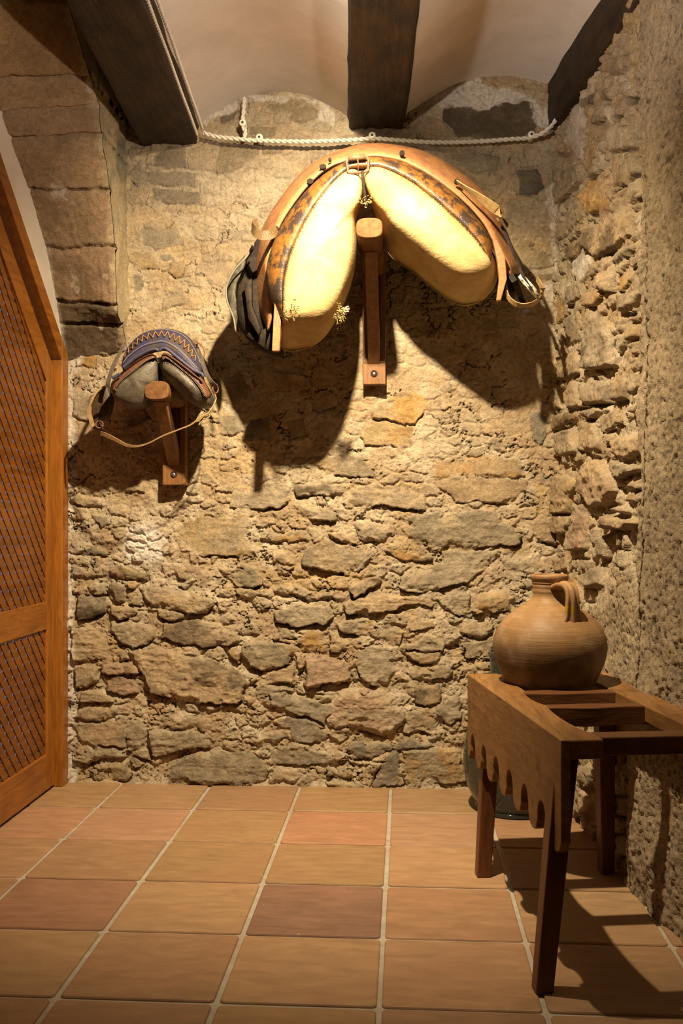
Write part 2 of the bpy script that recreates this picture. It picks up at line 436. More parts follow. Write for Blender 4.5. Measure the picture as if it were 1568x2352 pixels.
RIGHT = '''
@1240 100 3.36
w.5 280,460 350,480 350,900 300,900 200,740
t.9 350,790 480,760 470,830 380,1000
g1.1 560,650 700,620 790,640 780,800 690,820 550,830
t1.2 590,870 690,830 790,840 790,1000 720,1080 590,1090
g1.2 410,980 500,930 550,960 450,1040
g1 240,1200 330,1160 330,1380 260,1460
o1 350,1180 430,1040 560,1060 560,1290 430,1320
t1.5 370,1520 450,1420 540,1360 740,1310 750,1480 640,1570 480,1660 400,1580
G1.6 580,1680 640,1600 760,1540 770,1600 620,1720
g1.5 740,1660 830,1620 830,1680 760,1740
t1.4 450,1820 520,1760 600,1780 600,1920 500,1900
t1.2 620,1800 780,1760 780,1820 660,1920
t1.3 370,1930 480,1910 530,1930 470,2030 380,2040
t1.6 610,1960 800,1880 830,1920 760,2040 640,2080
g1.5 390,2100 420,2060 520,2110 600,2250 605,2480 480,2520 390,2520 370,2400
g1.4 690,2170 770,2160 790,2260 730,2300
t1 150,1960 230,1950 230,2100 150,2180
g1.3 240,1870 340,1840 360,1940 240,2030
g1.1 220,2110 320,2050 330,2300 220,2340
k-1.3 690,410 790,410 790,470 690,500
k-1.2 590,560 690,530 650,600 600,620
k-1.2 590,1130 680,1080 690,1100 610,1160
k-1.2 740,1230 820,1140 810,1240
k-1.2 640,2100 780,2060 770,2110 680,2110
t1.1 490,200 560,110 760,60 750,160 600,250
t.9 500,340 580,330 580,440 500,460
d.9 330,430 420,380 430,460 340,500
d.8 140,830 230,840 200,880
g1 150,990 250,960 330,920 350,1050 160,1250
b1 210,1560 350,1500 360,1560 260,1700
w.8 250,1700 380,1560 440,1700 340,1850
w.4 690,670 715,670 710,950 690,950
w.4 670,330 710,310 700,350 670,380
w.5 460,540 490,500 500,560 480,590
g1 480,470 580,470 560,560 440,640
t1 450,690 560,590 580,640 500,780
@1240 800 3.0945
t1.1 160,60 290,20 290,190 170,230
g1.5 330,280 400,215 510,240 500,390 360,410 320,350
t1.2 520,250 640,230 640,370 520,380
g1.4 680,230 770,170 770,290 680,330
g1.2 680,400 770,360 740,480 680,460
t1.4 200,320 260,230 340,420 240,425
t1 100,330 160,300 170,430 110,440
g1.5 310,450 420,405 450,440 390,510
o1.2 100,470 260,450 300,490 110,600
g1.5 110,720 150,590 280,570 310,740 130,770
t1.3 280,520 380,510 470,650 460,730 320,700
t1 430,480 540,440 600,530 470,600
t1.3 540,640 650,610 760,620 760,740 660,790 550,760
t1.7 320,960 380,790 450,790 560,930 580,1020 500,1120 400,1140 330,1050
g1.4 540,850 620,810 750,840 740,880 600,930
y1.5 140,900 320,940 250,1060 230,1180 140,1180
t1.2 640,980 740,920 750,1000 650,1010
t1.2 630,1050 700,1020 720,1090 640,1090
g1.5 550,1130 650,1100 680,1180 560,1170
t1.9 480,1220 510,1175 600,1200 700,1210 730,1260 640,1295 500,1290
p1.2 240,1290 300,1150 350,1200 340,1440 240,1440
t1.5 100,1240 150,1180 260,1200 230,1330 120,1310
g1.4 440,1330 500,1310 500,1500 440,1500
g1.5 290,1640 380,1550 480,1560 490,1690 370,1710
t1.3 190,1620 250,1600 300,1800 190,1810
k-1.4 530,1390 570,1370 570,1500 530,1510
k-1.4 420,1710 490,1700 490,1770 420,1780
k-1 310,480 420,510 400,540 330,520
t1 0,1480 200,1480 200,1580 120,1590
@1250 1700 4.93
t1.2 300,600 400,620 420,780 400,930 290,940
t1.6 470,520 580,620 610,760 560,900 430,820 410,720
g1.5 480,280 590,270 600,560 480,480
t1.2 700,600 830,560 960,640 960,840 820,900
g1.2 820,1020 980,1080 960,1300 830,1250
'''
def wall_field(U, V, stones, to_uv, seed, rough, nx=34., aspect=1.6, smear=.85, mort=1., warp=.034):
    """height + colour of rubble masonry over the (U,V) metre grid"""
    wu = (fbm(U*16, V*16, seed+1, 4, .6)-.5)*warp; wv = (fbm(U*16, V*16, seed+2, 4, .6)-.5)*warp
    A, B = U+wu, V+wv
    big = fbm(U*3, V*3, seed+3, 4); mid = fbm(U*14, V*16, seed+4, 5, .55); fine = fbm(U*60, V*70, seed+5, 4, .6)
    f1, f2, cid = worley(A*nx/2.6, B*nx/2.6*aspect, seed+6); chip = sst(.04, .30, f2-f1)*(cid > .42)
    H = (big-.5)*.025*rough + (mid-.5)*.030*rough*mort + (fine-.5)*.010*rough + chip*(.004+.010*cid)*rough
    cr = np.abs(fbm(A*7, B*9, seed+8, 5, .6)-.5); crk = (1-sst(.0, .012, cr))*sst(.42, .6, fbm(U*6, V*6, seed+9, 3))
    pits = sst(.66, .78, fbm(U*95, V*95, seed+10, 3)); H = H - crk*.022 - pits*.007*rough
    m1 = np.array((.58, .475, .325)); m2 = np.array((.47, .345, .205)); m3 = np.array((.50, .35, .17))
    w = sst(.3, .7, fbm(U*9, V*9, seed+11, 4))[..., None]; Cc = m1*(1-w)+m2*w
    w = sst(.55, .75, fbm(U*5, V*6, seed+12, 4))[..., None]*.6; Cc = Cc*(1-w)+m3*w
    g = (chip*(cid > .7)*.55)[..., None]; Cc = Cc*(1-g) + np.array(PAL['g'])*g
    rr = np.random.RandomState(seed)
    for kind, hh, P in stones:
        uv = np.array([to_uv(*q) for q in P]); pad = .035
        sl = np.where((U[:, 0] > uv[:, 0].min()-pad) & (U[:, 0] < uv[:, 0].max()+pad))[0]
        sm = np.where((V[0] > uv[:, 1].min()-pad) & (V[0] < uv[:, 1].max()+pad))[0]
        if len(sl) < 2 or len(sm) < 2: continue
        S = (slice(sl[0], sl[-1]+1), slice(sm[0], sm[-1]+1)); u, v = A[S], B[S]
        d = poly_sdf(u, v, uv); k = rr.rand(6); c0 = uv.mean(0)
        R_ = rough[S]; hb = hh*(.010+.007*k[0])*R_
        face = sst(-.002, .0055+.012*k[1]**2, d)
        tilt = ((u-c0[0])*(k[2]-.5)*.09 + (v-c0[1])*(k[3]-.6)*.10)*min(abs(hh), 1.5)
        strata = (ridged(U[S]*9, V[S]*30+k[4]*50, seed+31, 4)-.5)*.010
        n0 = fbm(U[S]*9+k[4]*9, V[S]*11, seed+32, 5, .5); tex = (n0-.5)*.016 + (np.abs(n0-.5)-.08)*.035*(k[5]-.2) + (fbm(U[S]*50, V[S]*60, seed+36, 3, .6)-.5)*.008 + strata*(.4+k[0])
        hs = hb + tilt + tex*min(1., abs(hh))*R_
        thin = hh < .75; sa = smear if not thin else .15; am_ = .75 if not thin else (.15 if kind in 'kdb' else .45)
        sm = sst(.50, .60, fbm(u*7+k[0]*20, v*7, seed+38, 4, .6))*sst(.035, .0, d); face = face*(1-sa*sm)
        H[S] = H[S]*(1-face) + hs*face
        under = np.exp(-np.maximum(-d, 0)/.0055)*(d < .002)
        side = sst(-.2, .9, (c0[1]-v)/(np.ptp(uv[:, 1])*.5+1e-6))       # deeper joint under the stone
        gate = .35+.65*sst(.35, .6, fbm(u*8, v*8, seed+33+int(k[5]*50), 2))
        if hh > 0: H[S] -= under*gate*(1-sm)*(.002+.028*side)*min(hh, 1.3)*R_
        col = np.array(PAL[kind])*(.86+.28*k[0])
        n = fbm(U[S]*16+k[4]*30, V[S]*20, seed+34, 5, .6)[..., None]
        alt = np.array(PAL['tggodtpg'[int(k[1]*7.99)]])*(.8+.3*k[2]) if kind not in 'kw' else col*.8
        am = (sst(.47, .60, fbm(U[S]*9+k[3]*40, V[S]*13, seed+37, 5, .6))*am_)[..., None]
        cc = (col*(1-am)+alt*am)*(.60+.80*n)
        dust = (sst(.45, .75, fbm(U[S]*11, V[S]*13, seed+35, 4))*(.15 if kind in 'kdwb' else .3 if thin else .5 if kind != 's' else .25))[..., None]
        cc = cc*(1-dust) + np.array((.47, .37, .24))*dust
        f = (sst(-.002, .005, d)*(1-sa*sm))[..., None]*(1 if hh > .55 else .85); Cc[S] = Cc[S]*(1-f)+cc*f
    return H, Cc
def patch(Cc, U, V, to_uv, P, col, seed, amt=1., soft=.02):
    uv = np.array([to_uv(*q) for q in P])
    d = poly_sdf(U + (fbm(U*14, V*14, seed, 4)-.5)*.07, V + (fbm(U*14, V*14, seed+1, 4)-.5)*.07, uv)
    f = (sst(-soft, soft, d)*amt)[..., None]; Cc[:] = Cc*(1-f) + np.array(col)*f
    return f[..., 0]

WALL_Y = 4.07
STONE = mat_masonry('stone masonry')
def build_wall_back():
    st = .0031; u = np.arange(-1.46, .70, st); v = np.arange(-.03, 2.98, st); U, V = np.meshgrid(u, v, indexing='ij')
    to = lambda x, y: (lambda p: (p.x, p.z))(PY(x, y, WALL_Y))
    rough = .55 + .45*sst(1.55, .95, V)
    H, Cc = wall_field(U, V, parse(BACK), to, 11, rough)
    # greyer old render over the upper part of the wall
    gr = (sst(1.75, 2.15, V)*sst(.40, .62, fbm(U*4, V*4, 77, 4)))[..., None]*.3
    Cc = Cc*(1-gr) + np.array((.36, .315, .25))*gr
    ts = lambda P, o, s: [(o[0]+a/s, o[1]+b/s) for a, b in P]
    W = (.70, .62, .52); M = (.50, .39, .25)
    patch(Cc, U, V, to, [(300, 1205), (350, 1200), (382, 1235), (365, 1300), (320, 1305), (285, 1255)], (.78, .72, .63), 50, .9, .025)
    for P in ([(140, 740), (170, 800), (172, 1000), (166, 1300), (172, 1500), (170, 1790), (130, 1800)],
              [(150, 700), (215, 740), (215, 770), (180, 850), (150, 850)]):
        patch(Cc, U, V, to, P, W, 60, .9, .008)
    patch(Cc, U, V, to, ts([(100, 320), (300, 190), (480, 110), (640, 95), (860, 110), (780, 170), (620, 200), (560, 190), (420, 250), (260, 300), (140, 370)], (440, 190), 3.92), W, 52, 1, .006)
    patch(Cc, U, V, to, ts([(860, 110), (1100, 170), (1300, 260), (1220, 380), (1160, 360), (1140, 240), (1000, 180)], (440, 190), 3.92), W, 53, .9, .006)
    patch(Cc, U, V, to, ts([(400, 130), (600, 50), (900, 50), (1150, 130), (1350, 240), (1500, 240), (1480, 380), (1380, 440), (1300, 400), (1290, 290), (1200, 190), (1000, 240), (900, 250), (890, 290), (800, 290), (720, 230), (500, 280), (450, 250)], (900, 180), 3.92), W, 54, 1, .005)
    patch(Cc, U, V, to, [(1262, 420), (1284, 410), (1280, 520), (1272, 700), (1264, 700), (1268, 500), (1245, 450)], W, 55, .85, .008)
    patch(Cc, U, V, to, [(255, 300), (290, 300), (300, 500), (310, 720), (285, 760), (270, 600)], (.60, .48, .30), 56, .9, .012)   # smoothed corner plaster
    H = H*(1-sst(.03, -.02, V))
    H += .012*np.exp(-np.maximum(V, 0)/.02)
    pos = np.stack([U, WALL_Y - H, V], -1)
    me = grid_mesh('wall_back', pos, Cc); struct(new_obj('wall_back', me, STONE))
def rw_x(Y, z):
    z = max(z, 0.)
    lean = .05*min(z/1.3, 1.)*(4.07-Y)/1.03
    if Y > 3.04: return .615 + .063*(4.07-Y) + lean
    x = .68 + min(3.04-Y, .6)*.16 + max(2.44-Y, 0)*.06
    return x + .05*min(z/1.3, 1.)
def rw_uv(px, py):
    d = ray(px, py); lo, hi = 1.5, 4.4
    for _ in range(40):
        t = (lo+hi)/2; y = min(max(d.y*t, -2), 4.2)
        if d.x*t < rw_x(y, CH + d.z*t): lo = t
        else: hi = t
    return (WALL_Y - d.y*lo, CH + d.z*lo)
def build_wall_right():
    u = np.concatenate([np.arange(-.04, 1.08, .0050), np.arange(1.08, 1.95, .006), np.arange(1.95, 5.8, .06)])
    v = np.arange(-.03, 2.98, .0050); U, V = np.meshgrid(u, v, indexing='ij')
    ones = np.ones_like(U)
    H, Cc = wall_field(U, V, parse(RIGHT), rw_uv, 23, ones*1.45, 40., 1.3, .12, .45, .014)
    # render coat: starts as a thick edge about a metre from the corner, feathers out low down
    edge = 1.03 + (fbm(U*0+1, V*5, 90, 4)-.5)*.09
    low = sst(1.02, .86, V + (fbm(U*5, V*5, 91, 3)-.5)*.25)*sst(.45, .68, U + (fbm(U*6, V*6, 95, 3)-.5)*.2)*sst(.25, .5, V)
    pl = np.maximum(sst(-.012, .012, U-edge), low*.85)
    n = fbm(U*7, V*7, 92, 4)-.5; n2 = fbm(U*70, V*70, 93, 4, .65); pit = sst(.56, .70, fbm(U*85, V*60, 94, 3, .6))
    hp = .030 + n*.030 + (n2-.5)*.010 - pit*.007
    H = H*(1-pl) + hp*pl
    lum = fbm(U*5, V*4, 96, 4)[..., None]
    pc = np.array((.43, .335, .215))*(.72+.56*lum)*(1-.6*(sst(.60, .70, fbm(U*70+9, V*70, 197, 3, .6))*(.3+.7*sst(.35, .65, fbm(U*9, V*9, 97, 3))))[..., None])
    Cc = Cc*(1-pl[..., None]) + pc*pl[..., None]
    f = np.vectorize(rw_x); X = f(WALL_Y-U, V)
    H *= sst(-.02, .05, U+.02)*.6+.4
    pos = np.stack([X - H, WALL_Y - U, V], -1)
    struct(new_obj('wall_right', grid_mesh('wall_right', pos, Cc), STONE))
build_wall_back(); build_wall_right()

# ================================================================ PLASTER / FLOOR / CEILING
def mat_plaster(name, c, sc=1.):
    t = NT(name); v = t.coord(); n = t.noise(v, 7*sc, 5, .6); n2 = t.noise(v, 90*sc, 4, .6)
    c = t.mix(1., c, t.ramp(n, [(.3, .9), (.7, 1.06)]), 'MULTIPLY')
    return t.done(c, .9, t.bump(n2, .12, .003, t.bump(n, .12, .01)), spec=.1)
PLASTER = mat_plaster('lime plaster', (.66, .58, .50))
VAULT = mat_plaster('vault plaster', (.68, .63, .575))

DIM = mat_plaster('old brown plaster', (.13, .10, .07))
TILE, COLX, ROWY = .3714, -.058, 2.61
def build_floor():
    t = NT('terracotta tiles'); v = t.coord(); c = t.attr()
    n = t.noise(t.coord((1, 3.2, 1)), 9, 5, .62, .6); n2 = t.noise(v, 70, 4, .6); sp = t.noise(v, 38, 2, .5)
    c = t.mix(1., c, t.ramp(n, [(.28, .80), (.72, 1.14)]), 'MULTIPLY')
    c = t.mix(t.math('MULTIPLY', t.ramp(t.noise(v, 3.2, 3, .5), [(.5, 0.), (.7, 1.)]), .35), c, (.34, .17, .10))
    c = t.mix(t.ramp(sp, [(.745, 0.), (.78, .5)]), c, (.52, .42, .32))
    c = t.mix(t.ramp(t.noise(v, 50, 2, .5), [(.735, 0.), (.77, .55)]), c, (.12, .08, .05))
    m = t.done(c, t.math('ADD', t.math('MULTIPLY', n, .25), .36), t.bump(n2, .12, .002, t.bump(n, .25, .006)), spec=.32)
    bm = bmesh.new(); cols = []
    lay = bm.verts.layers.float_color.new('Col')
    base = [(.37, .225, .115), (.39, .235, .12), (.36, .21, .11), (.375, .235, .12), (.345, .21, .10)]
    special = {(-1, 0): (.235, .13, .085), (-3, 0): (0.301, 0.159, 0.095), (-1, 2): (0.396, 0.202, 0.107), (-3, 2): (0.387, 0.224, 0.133), (0, 0): (0.344, 0.194, 0.103), (-4, 2): (0.387, 0.215, 0.120), (0, 2): (0.378, 0.224, 0.129)}
    g = .0064; rr = random.Random(4)
    for i in range(-5, 5):
        for j in range(-12, 5):
            x0, y0 = COLX + i*TILE, ROWY + j*TILE
            c = special.get((i, j)) or mul(rr.choice(base), .84+.18*rr.random())
            a, b, cc, d = x0+g+rr.uniform(-.001, .001), y0+g+rr.uniform(-.001, .001), x0+TILE-g+rr.uniform(-.001, .001), y0+TILE-g+rr.uniform(-.001, .001)
            z = rr.uniform(-.001, .001); rings = []
            for ins, zz in ((0, -.012), (0, z-.004), (.002, z-.001), (.005, z)):
                r_ = .012; pts = []
                for qx, qy, a0 in ((cc, d, 0), (a, d, PI/2), (a, b, PI), (cc, b, 1.5*PI)):
                    sx = -1 if qx == cc else 1; sy = -1 if qy == d else 1
                    for k in range(4):
                        an = a0 + k*PI/6
                        pts.append(Vector((qx+sx*r_ + (r_-ins)*math.cos(an), qy+sy*r_ + (r_-ins)*math.sin(an), zz)))
                rings.append(pts)
            n0 = len(bm.verts); loft(bm, rings, False, False)
            bm.verts.ensure_lookup_table(); top = bm.verts[-16:]; bm.faces.new(list(top))
            for q in bm.verts[n0:]: q[lay] = (*c, 1)
    n0 = len(bm.verts)
    q = [bm.verts.new(p) for p in ((-2.0, -1.8, -.006), (2, -1.8, -.006), (2, 4.3, -.006), (-2.0, 4.3, -.006))]; bm.faces.new(q)
    for w in q: w[lay] = (.43, .38, .30, 1)
    struct(obj('floor', bm, m))
build_floor()

def build_ceiling():
    ys = np.linspace(-1.7, 4.15, 60)
    prof = []
    def arch(x0, z0, x1, z1, rise, n=24):
        for k in range(n+1):
            s = k/n; prof.append((x0+(x1-x0)*s, z0+(z1-z0)*s + rise*4*s*(1-s)*(1-.0*s)))
    prof.append((-1.75, 2.96)); prof.append((-1.02, 2.96)); prof.append((-.98, 2.74))
    arch(-.86, 2.715, -.21, 2.725, .135); prof.append((-.1, 2.78)); arch(-.01, 2.735, .66, 2.815, .115); prof.append((.95, 2.9)); prof.append((1.3, 2.9))
    pr = np.array(prof); n = len(pr)
    pos = np.zeros((len(ys), n, 3))
    for i, y in enumerate(ys):
        sh = .06*(4.07-y)*np.clip((pr[:, 0]+1.5)/.5, 0, 1)
        pos[i, :, 0] = pr[:, 0] + sh; pos[i, :, 1] = y
        pos[i, :, 2] = pr[:, 1] + (fbm(pr[:, 0]*3, pr[:, 0]*0+y*3, 5, 3)-.5)*.008
    struct(new_obj('ceiling', grid_mesh('ceiling', pos[:, ::-1]), VAULT))
build_ceiling()

def plane(name, pts, mat):
    bm = bmesh.new(); bm.faces.new([bm.verts.new(p) for p in pts]); return struct(obj(name, bm, mat))
plane('wall_rear', [(-2, -1.7, 0), (2, -1.7, 0), (2, -1.7, 3), (-2, -1.7, 3)], DIM)
# left wall: plaster with the opening of the lattice door under the slanting head
LX = -1.42
DHEAD = [(4.07, 1.768), (3.416, 2.330), (3.15, 2.555), (2.75, 2.555), (2.75, 0)]
def build_wall_left():
    bm = bmesh.new(); T = -.14
    out = [(4.10, 1.768), (4.10, 3.0), (-1.75, 3.0), (-1.75, 0), (2.75, 0), (2.75, 2.555), (3.15, 2.555), (3.416, 2.330), (4.07, 1.768)]
    prism(bm, [(LX, y, z) for y, z in out], (T, 0, 0))
    prism(bm, [(LX, 4.10, 0), (LX, 4.10, 1.768), (LX, 4.07, 1.768), (LX, 4.07, 0)], (T, 0, 0))
    struct(obj('wall_left', bm, PLASTER))
build_wall_left()

# ---------------------------------------------------------------- masonry arch at the left
def build_arch():
    rows = [(4.07, 1.74, 4.07, 1.79), (4.02, 1.90, 3.985, 1.885), (3.985, 1.985, 3.915, 1.950), (3.862, 2.169, 3.88, 2.169), (3.68, 2.333, 3.81, 2.372),
            (3.493, 2.464, 3.71, 2.553), (3.41, 2.520, 3.673, 2.645), (3.29, 2.585, 3.569, 2.705), (3.00, 2.72, 3.31, 2.858), (2.6, 2.85, 2.95, 2.96)]
    tone = [(.15, .105, .065), (.16, .115, .07), (.32, .215, .13), (.34, .23, .135), (.35, .235, .135), (.37, .245, .14), (.37, .245, .135), (.33, .205, .10), (.29, .175, .08)]
    nx, per = 90, 30; X0, X1 = LX-.02, -1.15
    S = np.linspace(0, len(rows)-1, per*(len(rows)-1)+1); K = np.minimum(S.astype(int), len(rows)-2); fr = S-K
    Rw = np.array(rows)
    def interp(c):                                     # smooth through the joints
        P = Rw[:, c]; g = lambda k: P[np.clip(k, 0, len(P)-1)]
        a, b, cc, d = g(K-1), g(K), g(K+1), g(K+2); t = fr
        return .5*(2*b+(cc-a)*t+(2*a-5*b+4*cc-d)*t*t+(3*b-a-3*cc+d)*t**3)
    yl, zl, yr, zr = (interp(c) for c in range(4))
    w = np.linspace(0, 1, nx); Yg = yl[:, None]*(1-w)+yr[:, None]*w; Zg = zl[:, None]*(1-w)+zr[:, None]*w
    SG = np.repeat(S[:, None], nx, 1); XG = X0+(X1-X0)*np.repeat(w[None], len(S), 0)
    # local metric coordinate along the soffit
    sl = np.concatenate([[0], np.cumsum(np.hypot(np.diff(Yg.mean(1)), np.diff(Zg.mean(1))))])[:, None] + 0*XG
    j = np.abs(SG + (fbm(XG*20, sl*9, 3, 4)-.5)*.12 - np.round(SG))
    step = np.gradient(sl[:, 0])[:, None]*per
    jd = j*step; joint = (1-sst(.002, .012, jd))*(.35+.65*sst(.35, .6, fbm(XG*9, SG*2, 8, 3)))
    jw = np.array([1, .8, 1, 1, 1, .8, .45, 1, 1, 1]); joint *= jw[np.round(SG).astype(int)]
    n = fbm(XG*9, sl*9, 21, 5, .55)-.5; f = fbm(XG*50, sl*50, 22, 4, .6)-.5
    h = n*.022 + f*.008 - joint*.034
    rim = sst(.0, .10, 1-w)[None]*np.ones_like(XG); h -= (1-rim)*.010*sst(.3, .7, fbm(XG*12, sl*12, 25, 3))
    dy, dz = np.gradient(Yg, axis=0), np.gradient(Zg, axis=0); L = np.hypot(dy, dz)+1e-9
    ny, nz = -dz/L, dy/L
    sgn = np.sign(nz.mean()); sgn = -1 if nz.mean() > 0 else 1
    Yg = Yg+ny*h*sgn; Zg = Zg+nz*h*sgn
    kk = np.clip(np.floor(SG + (fbm(XG*20, sl*9, 3, 4)-.5)*.12), 0, len(tone)-1).astype(int)
    col = np.array(tone)[kk]*(.75+.5*fbm(XG*11, sl*14, 31, 5)[..., None])
    wm = (sst(.10, -.02, w[None]-.10*fbm(XG*8, sl*16, 33, 4)*(1+0*XG))*sst(3.9, 2.3, SG))[..., None]; col = col*(1-wm)+np.array((.62, .54, .44))*wm
    ym = sst(.9, 1.0, w[None]+.16*(fbm(XG*20, sl*14, 35, 4)-.5)+0*XG)[..., None]*.8; col = col*(1-ym)+np.array((.56, .44, .27))*ym
    wb = sst(.74, .80, fbm(XG*12, sl*12, 36, 3))[..., None]*.7; col = col*(1-wb)+np.array((.60, .5, .4))*wb
    g1 = grid_mesh('stone_arch', np.stack([XG, Yg, Zg], -1), col)
    bm = bmesh.new(); bm.from_mesh(g1); lay = bm.verts.layers.float_color['Col']
    # flank of the arch (facing the room) with smeared mortar
    pts = [Vector((X1, Yg[i, -1], Zg[i, -1])) for i in range(0, len(S), 3)] + [Vector((X1, Yg[-1, -1], Zg[-1, -1]))]
    NS = 26; rows_ = []
    for p in pts:
        r = []
        for k in range(NS):
            s = k/(NS-1); y = p.y + (4.10-p.y)*s
            hh = (float(fbm(np.array([y*9]), np.array([p.z*9]), 41, 4)[0])-.5)*.028*min(1, s*6)
            vv = bm.verts.new((X1+.002+hh, y, p.z)); m = .8+.4*float(fbm(np.array([y*12]), np.array([p.z*12]), 42, 4)[0])
            gq = float(sst(.52, .62, fbm(np.array([y*7]), np.array([p.z*9]), 43, 3))[0])*(1 if p.z > 2.2 else .3)
            c = np.array((.55, .44, .27))*(1-gq)+np.array((.33, .29, .2))*gq; vv[lay] = (*(c*m), 1); r.append(vv)
        rows_.append(r)
    for a, b in zip(rows_, rows_[1:]):
        for i in range(NS-1): bm.faces.new((a[i], a[i+1], b[i+1], b[i]))
    org = (-1.285, 4.0, 1.74)
    o = obj('stone_arch', bm, STONE, None, org, smooth=True)
    tag(o, 'rough brown masonry arch springing from the back wall above the lattice door', 'arch')
build_arch()

# ---------------------------------------------------------------- ceiling beams
BEAM = mat_leather('old dark beam wood', (.075, .048, .022), (.040, .027, .014), (.018, .012, .007), 1., .55, .45, .68)
def mat_beam():
    t = NT('weathered beam wood'); v = t.coord((1, .10, 1)); vo = t.coord()
    g = t.noise(v, 45, 6, .7, .8); b = t.noise(vo, 7, 5, .65); w = t.noise(t.coord((1, .35, 1)), 16, 5, .7)
    c = t.mix(t.ramp(b, [(.35, 0.), (.65, 1.)]), (.016, .010, .006), (.046, .025, .010))
    c = t.mix(1., c, t.ramp(g, [(.3, .45), (.68, 1.35)]), 'MULTIPLY')
    c = t.mix(t.ramp(w, [(.72, 0.), (.82, .5)]), c, (.30, .22, .15))
    return t.done(c, .62, t.bump(g, .8, .012, t.bump(b, .6, .02)), spec=.3)
BEAMM = mat_beam()
def beam(x0, x1, zb, zt, slope, label, seed, y1=4.12, y0=-1.7, slope2=None):
    ny = 150; ys = y1 - (y1-y0)*np.linspace(0, 1, ny)**1.6
    prof = []
    nb, nsd = 16, 9
    for k in range(nsd): prof.append((0, 1-k/nsd))
    for k in range(nb): prof.append((k/nb, 0))
    for k in range(nsd+1): prof.append((1, k/nsd))
    rings = []
    for y in ys:
        r = []
        for a, b in prof:
            ax = x0+(x1-x0)*a + slope*(4.07-y); z = zb+(zt-zb)*b
            e = np.array([[a*3+b*2+seed*7.]]); f = np.array([[y*2.2]])
            n = float(fbm(e, f, seed, 4)[0, 0])-.5; n2 = float(fbm(e*1.0+5, f*.5, seed+4, 3)[0, 0])-.5
            corner = (abs(a-.5) > .44) * (b < .12)
            r.append(Vector((ax + n*.022*(1 if a in (0, 1) else .2) - (.010 if corner and a > .5 else 0) + (.010 if corner and a < .5 else 0), y, z + (n2*.018+n*.008)*(b == 0) + .008*corner)))
        rings.append(r)
    bm = bmesh.new(); loft(bm, rings, True, True, closed=False)
    V = bm.verts; V.ensure_lookup_table(); n = len(prof)
    for i in range(ny-1): bm.faces.new((V[i*n], V[(i+1)*n], V[(i+1)*n+n-1], V[i*n+n-1]))
    o = obj('ceiling_beam', bm, BEAMM, None, ((x0+x1)/2, y1, zb), smooth=True)
    tag(o, label, 'beam', 'rough dark ceiling beams')
beam(-1.095, -.848, 2.645, 2.98, .062, 'dark rough ceiling beam at left between the masonry arch and the vault', 1)
beam(-.236, .004, 2.69, 2.95, .055, 'dark rough ceiling beam running overhead between the two white vaults', 2)
beam(.575, .86, 2.67, 2.98, .120, 'dark ceiling beam along the right wall above the rubble stones', 3)
